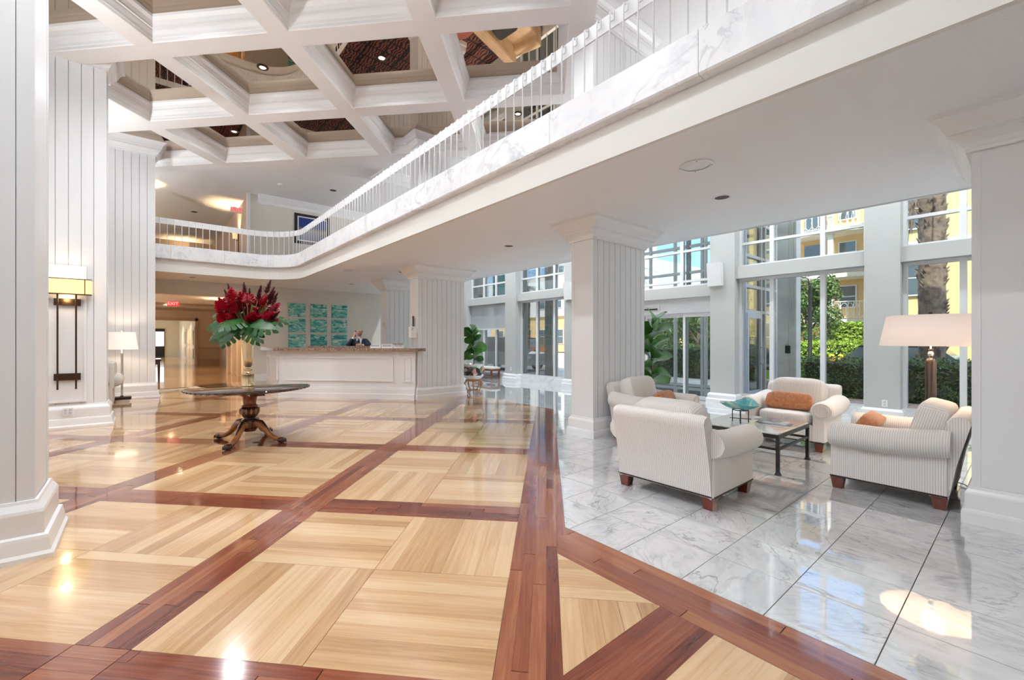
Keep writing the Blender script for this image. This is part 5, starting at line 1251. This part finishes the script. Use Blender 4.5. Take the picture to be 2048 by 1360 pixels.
MB().lathe([(.062,0),(.066,.035),(.06,.035),(.056,0)], 16, (.006,.0,1.485)).build('collar', M_SHIRT, per, True)
MB().add([(-.012,-.165,1.22),(.022,-.165,1.22),(.026,-.165,1.42),(.014,-.13,1.47),(-.012,-.13,1.47),(-.016,-.165,1.42)], [(0,1,2,3,4,5)]).build('tie', M_SUIT, per).modifiers.new('th','SOLIDIFY').thickness = .012
for k in ('wl','wr'):
    p = Vector(J[k]); q = Vector(J['el' if k == 'wl' else 'er']); d = (p-q).normalized(); MB().tube([p-d*.035, p-d*.008], .036, 12).build('shirt_cuff', M_SHIRT, per, True)
hd = Vector(J['hd']); 
face = bpy.data.objects.new('face', None); COL.objects.link(face); face.parent = per; face.location = hd; face.rotation_euler = (0,.06,-.12)
M_BEARD = mat('grey_beard', (.30,.22,.18), .8); M_LIP = mat('lip', (.45,.16,.13), .5)
MB().tube([(0,-.082,.02),(0,-.100,-.005),(0,-.110,-.022),(0,-.092,-.030)], [.008,.010,.014,.008], 8).build('nose', M_SKIN, face, True)
for s_ in (-1,1):
    MB().lathe([(0,-.010),(.008,-.006),(.010,0),(.008,.006),(0,.010)], 10, (s_*.030,-.078,.018)).build('eye', M_PLASTIC, face, True)
    MB().lathe([(0,-.004),(.004,-.002),(.004,.002),(0,.004)], 8, (s_*.030,-.088,.018)).build('pupil', M_BLACK, face, True)
    MB().lathe([(0,-.028),(.012,-.02),(.016,0),(.012,.02),(0,.028)], 10, (s_*.080,.008,.002), sx=.5, sy=1.2).build('ear', M_SKIN, face, True)
    MB().tube([(s_*.030+.021*math.cos(2*PI*k/14), -.094, .018+.015*math.sin(2*PI*k/14)) for k in range(15)], .0028, 6).build('spectacle_rim', M_BLACK, face)
    MB().tube([(s_*.05,-.094,.022),(s_*.076,-.07,.024),(s_*.082,.0,.02)], .0025, 5).build('spectacle_arm', M_BLACK, face)
MB().tube([(-.010,-.096,.020),(.010,-.096,.020)], .0025, 5).build('spectacle_bridge', M_BLACK, face)
MB().tube([(-.024,-.088,-.050),(0,-.096,-.054),(.024,-.088,-.050)], [.004,.006,.004], 8).build('mouth', M_LIP, face, True)
MB().lathe([(0,-.115),(.035,-.105),(.056,-.085),(.066,-.055),(.068,-.04),(.0,-.03)], 20, (0,-.028,0), sx=.95, sy=.92).build('beard', M_BEARD, face, True)
ph = thing('telephone_handset', 'black telephone handset held to the ear of the clerk', 'telephone', (4.40, 11.16, 0), -.375)
MB().tube([(-.075,-.10,1.665),(-.082,-.125,1.655),(-.095,-.135,1.61),(-.085,-.145,1.555),(-.065,-.14,1.54)], [.022,.018,.012,.018,.020], 10).build('handset', M_BLACK, ph, True)
MB().tube([(-.065,-.14,1.54),(-.055,-.17,1.50),(-.03,-.2,1.45),(-.04,-.22,1.38),(-.02,-.24,1.30),(-.02,-.24,1.26)], .004, 5).build('coiled_cord', M_BLACK, ph, True)
mp = thing('mobile_phone', 'black mobile phone in the lower hand of the clerk', 'telephone', (4.40, 11.16, 0), -.375)
MB().cbox((-.045,-.348,1.36), (.06,.012,.11), .2).build('case', M_BLACK, mp); MB().cbox((-.046,-.356,1.36), (.052,.003,.10), .2).build('screen', M_GLASSD, mp)

# ================================================================== MEZZANINE FURNITURE (seen in the ceiling mirrors)
M_TANL = mat('tan_leather', (.52,.36,.22), .5, var=.1, vscale=6); M_REDL = mat('red_leather', (.30,.05,.03), .45)
t = thing('mezzanine_sofa', 'tan sofa on the mezzanine reflected in the ceiling mirror', 'sofa', (6.45, 7.6, MEZZ), .3)
MB().box(-.9,.9,-.42,.42,.12,.44).build('seat', M_TANL, t, bevel=.05); MB().box(-.9,.9,.22,.46,.40,.86).build('backrest', M_TANL, t, bevel=.07)
for s_ in (-1,1): MB().box(min(s_*.72,s_*.96),max(s_*.72,s_*.96),-.44,.44,.12,.62).build('armrest', M_TANL, t, bevel=.06)
for x in (-.8,.8):
    for y in (-.33,.33): MB().taper((x,y,0),(.06,.06),(.08,.08),.12).build('leg', M_MAHOGD, t)
o = grid_cushion((.5,.5,.16)).build('scatter_cushion', mat('black_damask', (.02,.02,.02), .8, var=.9, vscale=20), None, True); o.location = (6.35,7.5,MEZZ+.66); o.rotation_euler = (.3,.2,.5); tag(o, 'black damask cushion on the mezzanine sofa reflected in the mirror', 'cushion')
t = thing('red_ottoman', 'round red ottoman beside the mezzanine sofa reflected in the mirror', 'ottoman', (5.75, 8.5, MEZZ))
MB().lathe([(0,.10),(.36,.10),(.38,.14),(.38,.36),(.33,.42),(0,.44)], 28).build('drum', M_REDL, t, True)
for k in range(4): a = k*PI/2; MB().taper((.26*math.cos(a),.26*math.sin(a),0),(.05,.05),(.07,.07),.10).build('leg', M_MAHOGD, t)
pp = thing('upstairs_plant', 'dark leafy potted plant behind the upper railing near the pillar', 'plant', (.30, 17.6, MEZZ))
MB().lathe([(.13,0),(.17,.3),(.15,.3),(.0,.27)], 16).build('pot', M_DARK, pp, True)
FD = leaf_mesh('strap_leaf', .5, M_LEAFD, 'fig')
for k in range(16): a = k*2.4; el = rf.uniform(.5,1.2); o = inst('leaf', FD, pp, (0,0,.3), leaf_rot((math.cos(a)*math.cos(el), math.sin(a)*math.cos(el), math.sin(el)))); o.scale = (1.4,.5,1)
# dark console and chair at the hall edge
t = thing('hall_console', 'dark wooden console table at the hall edge beside the pillar', 'table', (.16, 19.2, 0))
MB().box(-.35,.30,-.5,.5,.72,.78).build('top', M_MAHOGD, t); MB().box(-.32,.27,-.46,.46,.60,.72).build('apron', M_MAHOGD, t)
for x in (-.28,.24):
    for y in (-.42,.42): MB().taper((x,y,0),(.04,.04),(.06,.06),.60).build('leg', M_MAHOGD, t)
t = thing('hall_chair', 'dark wooden side chair with pale seat by the hall console', 'chair', (.05, 17.4, 0), PI/2)
MB().box(-.24,.24,-.24,.22,.40,.47).build('seat', M_WALL, t, bevel=.02)
for x in (-.21,.21):
    MB().taper((x,-.2,0),(.03,.03),(.045,.045),.40).build('leg', M_MAHOGD, t); MB().tube([(x,.22,0),(x,.22,.45),(x,.30,1.0)], .02).build('leg', M_MAHOGD, t)
MB().box(-.2,.2,.25,.29,.66,.94).build('backrest', M_MAHOGD, t)
# ================================================================== OUTSIDE
g = MB().box(10.65, 160, -80, 120, -.3, -.10).box(-90, 10.65, -80, -4.0, -.3, -.10).build('ground', M_ASPH); struct(g, 'grey driveway and street outside the windows, plus unseen ground added to bounce light')  # rear box is unseen, added to bounce sunlight into the lobby
pv = sempty('pavement', 'pink paver walk along the outside of the windows')
pvb = MB()
PV1 = MB().box(-.20,.20,-.10,.10,-.06,0).mesh('paver', M_PAVER)
rg = random.Random(8); np_ = 0
for i in range(8):
    for j in range(60):
        x = 10.85+i*.41+.0; y = -3.0+j*.21
        if x > 14 : continue
        if np_ < 300 and -1.0 < y < 5.0 and not (y > 4.1 and x < 13.3): inst('paver', PV1, pv, (x, y, rg.uniform(-.102,-.098)+.06)); np_ += 1
        else: pvb.box(x-.2,x+.2,y-.1,y+.1,-.10,-.04)
o = pvb.build('paver_field', M_PAVER, pv); o['kind'] = 'stuff'
def scatter(mb, n, sampler, size, rnd):
    for _ in range(n):
        p, nrm = sampler(); s_ = size*rnd.uniform(.6,1.4)
        a = Vector((rnd.uniform(-1,1), rnd.uniform(-1,1), rnd.uniform(-1,1))).normalized(); b = (nrm*.8+Vector((rnd.uniform(-1,1), rnd.uniform(-1,1), rnd.uniform(-.6,1)))).normalized()
        u = a.cross(b); u = u.normalized() if u.length > 1e-3 else Vector((1,0,0)); v = b.cross(u)
        mb.add([p-u*s_, p-v*s_*.45, p+u*s_, p+v*s_*.45+b*s_*.15], [(0,1,2,3)])
def hedge(label, x0, x1, y0, y1, h, m, n, size, seed, z0=-.1):
    t = thing('hedge', label, 'hedge'); rnd = random.Random(seed)
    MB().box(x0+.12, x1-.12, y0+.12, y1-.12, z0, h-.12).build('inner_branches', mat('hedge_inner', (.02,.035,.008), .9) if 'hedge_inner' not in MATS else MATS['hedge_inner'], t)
    def samp():
        k = rnd.random(); A1 = (y1-y0)*(h-z0); A2 = (x1-x0)*(y1-y0); A3 = (x1-x0)*(h-z0); s_ = A1+A2+2*A3; k *= s_; j = rnd.uniform(-.12,.05)
        if k < A1: return Vector((x0-j, rnd.uniform(y0,y1), rnd.uniform(z0,h))), Vector((-1,0,.2))
        if k < A1+A2: return Vector((rnd.uniform(x0,x1), rnd.uniform(y0,y1), h+j)), Vector((0,0,1))
        y = y0-j if k < A1+A2+A3 else y1+j
        return Vector((rnd.uniform(x0,x1), y, rnd.uniform(z0,h))), Vector((0,-1 if y < y1 else 1,.2))
    mb = MB(); scatter(mb, n, samp, size, rnd); mb.build('foliage', m, t, recalc=False); return t
hedge('dark clipped hedge right outside the window behind the facing armchair', 13.9, 15.0, -2.2, 4.0, .95, M_HEDGE, 9000, .035, 1)
hedge('dark hedge outside the sliding entrance doors', 17.0, 18.2, 6.5, 13.5, 1.15, M_HEDGE, 7000, .05, 2)
hedge('bright sunlit low hedge behind the street lamp', 20.5, 22.0, 2.8, 6.2, 1.35, M_HEDGEB, 7000, .05, 3)
hedge('tall sunlit hedge in front of the yellow balconies', 25.0, 26.5, 4.5, 6.3, 2.2, M_HEDGEB, 7000, .07, 4)
hedge('dark planter hedge outside the left three light window', 15.2, 16.2, 10.8, 13.6, .85, M_HEDGE, 3500, .045, 5)
hedge('dark planter hedge beside the column outside the left window', 14.6, 15.6, 8.9, 10.2, .85, M_HEDGE, 3000, .045, 6)
lw = MB().box(19, 29, -4, 8, -.10, -.06).build('ground_lawn', M_GRASS); struct(lw, 'sunlit lawn around the far hedges')
def tree(label, loc, h, rad, n, size, seed, m=M_TREE, squash=1.0):
    t = thing('leafy_tree', label, 'tree', loc); rnd = random.Random(seed)
    MB().tube([(0,0,-.1),(.05,.1,h*.35),(-.05,0,h*.75)], [.14,.11,.05], 8).build('trunk', M_BARK, t, True)
    for k in range(5):
        a = k*1.3; MB().tube([(0,.05,h*.35),(math.cos(a)*rad*.45, math.sin(a)*rad*.45, h*.62)], [.06,.02], 6).build('branch', M_BARK, t)
    cl_ = [(Vector((rnd.uniform(-1,1)*rad*.6, rnd.uniform(-1,1)*rad*.6, h*(.62+rnd.uniform(-.28,.25))))) for _ in range(16)]
    def samp():
        c = rnd.choice(cl_); d = Vector((rnd.gauss(0,1), rnd.gauss(0,1), rnd.gauss(0,1)*squash)).normalized(); r_ = rad*.42*rnd.uniform(.55,1.0)
        return c+d*r_, d
    mb = MB(); scatter(mb, n, samp, size, rnd); mb.build('foliage', m, t, recalc=False); return t
tree('leafy tree behind the street lamp, by the yellow balconies', (23.4, 6.35, 0), 4.6, 1.3, 7000, .07, 21)
tree('bushy tree outside the sliding doors, nearer the pilaster', (19.9, 9.6, 0), 3.6, 2.0, 8000, .07, 22)
tree('tall loose tree outside the sliding doors, beside the column', (22.8, 13.9, 0), 3.9, 2.1, 7000, .07, 23)
tree('rounded tree far outside the entrance, between its neighbours', (26.5, 14.2, 0), 4.0, 2.3, 6000, .08, 26)
tree('small tree beside the palm trunk behind the lamp window', (20.0, -.2, 0), 4.2, 1.5, 5000, .06, 24)
tree('tree outside the left three light window', (30.5, 20.5, 0), 5.0, 2.2, 6000, .08, 25)
def palm(label, loc, h, r, seed, frond=True, lean=(0,0)):
    t = thing('palm_tree', label, 'palm', loc); rnd = random.Random(seed)
    n = 26; P = [(lean[0]*k/n, lean[1]*k/n, -.1+(h+.1)*k/n) for k in range(n+1)]
    MB().tube(P, [r*(1.25 if k < 2 else 1)*(1+.05*(k % 2)) for k in range(n+1)], 14).build('trunk', M_BARK, t, True)
    bs = MB()
    for k in range(240):
        z = rnd.uniform(.5, h); a = rnd.uniform(0, 2*PI); c, s_ = math.cos(a), math.sin(a); q = z/h; ox, oy = lean[0]*q, lean[1]*q; w = r*.22
        bs.add([(ox+c*r*.9-s_*w, oy+s_*r*.9+c*w, z-.06),(ox+c*r*.9+s_*w, oy+s_*r*.9-c*w, z-.06),(ox+c*r*1.32, oy+s_*r*1.32, z+.13),(ox+c*r*.8,oy+s_*r*.8,z+.06)], [(0,1,2),(0,2,3),(1,3,2)])
    bs.build('leaf_boots', M_BARK, t, recalc=False)
    for k in range(18):
        a = 2*PI*k/18; el = rnd.uniform(-.6,.9); L = 2.0; fr = MB(); pts = []
        for q in range(9):
            f = q/8; pts.append(Vector((math.cos(a)*L*f*math.cos(el), math.sin(a)*L*f*math.cos(el), L*f*math.sin(el)-.9*f*f)))
        side = Vector((-math.sin(a), math.cos(a), 0))
        for q in range(1, 9):
            for s_ in (-1,1):
                for u in (0,.5):
                    p = pts[q-1].lerp(pts[q], u); ln = .42*math.sin(PI*min(.97,(q-.5+u*.5)/8+.1)); d = (side*s_+ (pts[q]-pts[q-1]).normalized()*.7+Vector((0,0,-.45))).normalized(); fr.add([p, p+(pts[q]-pts[q-1])*.18, p+d*ln], [(0,1,2)])
        fr.tube(pts, .015, 4); o = fr.build('frond', M_FROND, t, recalc=False); o.location = (lean[0], lean[1], h)
    return t
palm('thick shaggy palm trunk outside the window behind the floor lamp', (15.6, 1.6, 0), 7.5, .25, 31)
pm = MB(); rr2 = random.Random(4)
for k in range(140):
    f = rr2.random(); c = Vector((15.0, 1.85+.4*f, 5.0-2.2*f)); d = Vector((rr2.uniform(-.08,.08), rr2.uniform(-.02,.12), -.35)); w = Vector((.0,.016,.0))
    c += Vector((rr2.uniform(-.08,.08), rr2.uniform(-.10,.10)*(1-f), 0)); pm.add([c-w, c+w, c+d], [(0,1,2)])
o = pm.build('hanging_palm_leaf', M_BARK, recalc=False); tag(o, 'dry brown palm leaf hanging beside the thick palm trunk', 'palm leaf')
palm('slender palm outside the left three light window', (22.0, 23.5, 0), 5.4, .24, 32)
palm('palm with feathery crown outside the entrance clerestory', (25.6, 17.2, 0), 6.2, .2, 33)
palm('small palm in front of the yellow balconies', (27.6, 8.0, 0), 4.6, .14, 34)
# street lamp
t = thing('street_lamp', 'dark green cast street lamp with bell shade outside the window', 'street lamp', (16.9, 4.55, -.1))
MB().lathe([(.20,0),(.20,.25),(.14,.32),(.13,.6),(.075,.75),(.065,.85),(.085,.9),(.06,.95),(.045,3.3),(.05,3.32)], 14).build('post', M_IRON, t, True)
MB().tube([(0,0,3.25),(0,.06,3.55),(0,.25,3.62),(0,.38,3.5)], .02, 8).build('arm', M_IRON, t, True)
MB().lathe([(.22,3.18),(.20,3.24),(.11,3.30),(.09,3.42),(.05,3.48),(0,3.5)], 18, (0,.38,0)).build('bell_shade', M_IRON, t, True)
MB().lathe([(0,3.10),(.10,3.12),(.13,3.19)], 14, (0,.38,0), close=False).build('globe', M_PLASTIC, t, True)
for x, y, l in ((19.4,4.55,'yellow bollard beside the street lamp, left one'),(19.4,4.30,'yellow bollard beside the street lamp, right one'),(15.2,6.35,'yellow bollard seen through the vestibule side door'),(14.2,8.9,'yellow bollard outside the left three light window')):
    t = thing('bollard', l, 'bollard', (x, y, -.1), 0, 'yellow bollards'); MB().lathe([(.09,0),(.09,.95),(.07,1.0),(0,1.02)], 14).build('post', M_YELLOW, t, True); MB().lathe([(.092,.70),(.092,.78)], 14, close=False).build('band', M_BLACK, t, True)
# cars
def car(label, loc, rz, paint, kind='suv'):
    t = thing('car', label, 'car', loc, rz)
    h1, h2 = (.95,1.68) if kind == 'suv' else (.80,1.36)
    prof = [(-2.2,.35),(-2.25,.6),(-2.2,h1-.05),(-1.0,h1+.02),(-.45,h2-.08),(-.1,h2),(1.2,h2-.02),(1.75,h1+.15),(2.15,h1),(2.2,.6),(2.15,.35)]
    low = [(-2.2,.30),(-2.27,.6),(-2.2,h1-.08),(-1.1,h1),(1.9,h1+.02),(2.18,h1-.05),(2.22,.6),(2.15,.30)]
    def ext(pts, w, nm, m, k=1.0):
        n = len(pts); mb = MB(); mb.add([(x,-w,z) for x,z in pts]+[(x,w,z) for x,z in pts], [tuple(range(n)), tuple(range(2*n-1,n-1,-1))]+[(i,n+i,n+(i+1)%n,(i+1)%n) for i in range(n)]); return mb.build(nm, m, t, bevel=.04)
    ext(low, .90, 'body', paint)
    gh = [(-1.05,h1-.02),(-.45,h2-.06),(-.1,h2),(1.2,h2-.02),(1.8,h1)]
    n = len(gh); mb = MB(); mb.add([(x,-.86 if z < h1+.05 else -.68,z) for x,z in gh]+[(x,.86 if z < h1+.05 else .68,z) for x,z in gh], [tuple(range(n)), tuple(range(2*n-1,n-1,-1))]+[(i,n+i,n+(i+1)%n,(i+1)%n) for i in range(n)])
    mb.build('cabin_glass', M_GLASSD, t)
    mb = MB().box(-.42,1.22,-.69,.69,h2-.045,h2+.02); mb.build('car_roof', paint, t, bevel=.015)
    for x in (-1.45,1.40):
        for s_ in (-1,1):
            wz = MB().lathe([(.0,-.10),(.32,-.10),(.34,-.06),(.34,.06),(.32,.10),(0,.10)], 20).xf(Matrix.Translation((x,s_*.82,.34)) @ Matrix.Rotation(PI/2,4,'X')).build('wheel', M_TYRE, t, True)
            MB().lathe([(0,-.108),(.20,-.108),(.21,-.10)], 12).xf(Matrix.Translation((x,s_*.82,.34)) @ Matrix.Rotation(-s_*PI/2 if s_ < 0 else PI/2,4,'X')).build('rim', M_CHROME, wz)
    for s_ in (-1,1): MB().box(-2.26,-2.2,s_*.72-.14,s_*.72+.14,.62,.76).build('headlight', M_PLASTIC, t); MB().box(2.16,2.22,s_*.74-.12,s_*.74+.12,.66,.84).build('tail_light', M_RED, t)
    return t
car('silver car parked outside the blind window', (14.6, 17.2, -.1), PI/2+.1, M_CARW)
car('dark green car parked behind the near hedge', (17.2, 2.0, -.1), PI/2, M_CARB, 'low')
car('dark red car outside the left three light window', (26.4, 27.5, -.1), .4, M_CARR, 'suv')
car('dark blue pickup like car outside beside the far pilaster', (25.4, 9.9, -.1), PI/2, M_CARB, 'suv')
# buildings
def window_part(parent, x, y0, y1, z0, z1, fr=M_PORCH):
    f = MB().box(x-.06, x+.02, y0-.07, y1+.07, z0-.07, z1+.07).build('window', fr, parent)
    zm = (z0+z1)/2
    MB().box(x-.08, x-.06, y0, y1, z0, zm-.03).build('pane', M_GLASSD, f); MB().box(x-.08, x-.06, y0, y1, zm+.03, z1).build('pane', M_GLASSD, f)
bA = thing('balcony_house', 'yellow apartment house with white curved balconies', 'building')
MB().box(31.0, 40, 5.2, 11.5, 0, 10.2).build('wall', M_STUCCO, bA); MB().box(30.2, 31.0, 9.2, 11.5, 0, 9.2).build('wing_wall', M_STUCCO, bA)
MB().add([(30.0,4.6,10.2),(30.0,12.0,10.2),(36,8.3,12.6),(41,12,10.2),(41,4.6,10.2),(36,8.3,12.6)], [(0,1,2),(1,3,2),(3,4,2),(4,0,2),(0,1,3,4)]).build('roof', M_ROOFB, bA)
for fz in (2.55, 5.05, 7.55):
    sl = MB().prism([(31.0,5.3),(29.7,5.5),(29.35,6.2),(29.3,7.2),(29.45,8.2),(29.9,8.9),(31.0,9.1)], fz-.22, fz).build('balcony_slab', M_PORCH, bA)
    pts = [(29.75,5.55),(29.42,6.2),(29.37,7.2),(29.52,8.15),(29.95,8.85)]
    MB().tube([(x,y,fz+.95) for x,y in pts], .03, 6).build('balcony_rail', M_PORCH, sl); MB().tube([(x,y,fz+.08) for x,y in pts], .025, 6).build('balcony_rail', M_PORCH, sl)
    for i in range(len(pts)-1):
        for u in (0,.33,.66):
            x = pts[i][0]+(pts[i+1][0]-pts[i][0])*u; y = pts[i][1]+(pts[i+1][1]-pts[i][1])*u
            MB().tube([(x,y,fz),(x,y,fz+.95)], .018, 5).build('baluster', M_PORCH, sl)
            MB().tube([(x,y+.17+.17*math.cos(a*PI/5),fz+.5+.38*math.sin(a*PI/5)) for a in range(11)], .014, 5).build('ring', M_PORCH, sl)
    MB().box(29.6,29.85,6.9,7.15,fz,fz+2.3).build('porch_post', M_PORCH, bA)
    MB().box(30.92,31.0,7.6,8.6,fz,fz+2.0).build('balcony_door', M_GLASSD, bA); window_part(bA, 30.95, 6.2, 6.9, fz+.75, fz+1.9)
    window_part(bA, 30.15, 9.8, 10.6, fz+.7, fz+1.9)
bB = thing('yellow_house', 'pale yellow house wall with white sash windows behind the palm trunk', 'building')
MB().box(24.5, 34, -8, 4.3, 0, 12).build('wall', mat('pale_yellow_stucco', (.74,.54,.26), .8), bB); MB().box(24.46, 24.5, -8, 4.3, 5.35, 5.45).build('string_course', M_PORCH, bB)
for z in (.9, 3.3, 6.0, 8.2):
    for y in (3.0, .6, -1.8): window_part(bB, 24.45, y-.55, y+.55, z, z+1.35)
bC = thing('white_tower', 'distant white apartment tower seen above the entrance', 'building')
MB().box(90, 105, 62, 84, 0, 34).build('wall', M_PORCH, bC)
for i in range(9):
    for j in range(8):
        w_ = MB().box(89.7, 90.0, 63+j*2.6, 64.6+j*2.6, 3+i*3.4, 4.7+i*3.4).build('window', M_GLASSD, bC)
    MB().box(89.0, 90.0, 62, 84, 2.2+i*3.4, 2.45+i*3.4).build('balcony_slab', M_PORCH, bC)
bD = thing('low_white_house', 'low white and yellow house across the street at the left windows', 'building')
MB().box(38, 48, 22, 48, 0, 4.2).build('wall', M_STUCCO, bD); MB().box(37.7, 48, 22, 48, 4.2, 9).build('upper_wall', M_PORCH, bD)
for j in range(9): window_part(bD, 37.95, 23.5+j*2.7, 24.8+j*2.7, 1.0, 2.6); window_part(bD, 37.65, 23.5+j*2.7, 24.8+j*2.7, 5.2, 6.8)
bE = thing('white_houses', 'white house row seen through the vestibule door', 'building')
MB().box(48, 56, 12, 21, 0, 6.5).build('wall', M_PORCH, bE)
for i in range(3):
    MB().box(47.0, 48, 12, 21, 1.9+i*2.2, 2.1+i*2.2).build('balcony_slab', M_PORCH, bE)
    for j in range(4): window_part(bE, 47.95, 12.6+j*2.1, 14.0+j*2.1, .5+i*2.2, 1.7+i*2.2)
t = thing('teal_awning', 'teal curved awning outside the upper left window', 'awning', (13.2, 15.6, 3.0))
MB().prism([(0,-.9),(.5,-.9),(.5,.9),(0,.9)], 0, .06).build('soffit', M_PORCH, t); MB().box(.0,.06,-.9,.9,.06,1.5).build('valance', M_TEAL, t)
MB().tube([(.25,-.8,0),(.25,-.8,-3.1)], .03).build('post', M_PORCH, t); MB().tube([(.25,.8,0),(.25,.8,-3.1)], .03).build('post', M_PORCH, t)
print('objects', len(bpy.data.objects))
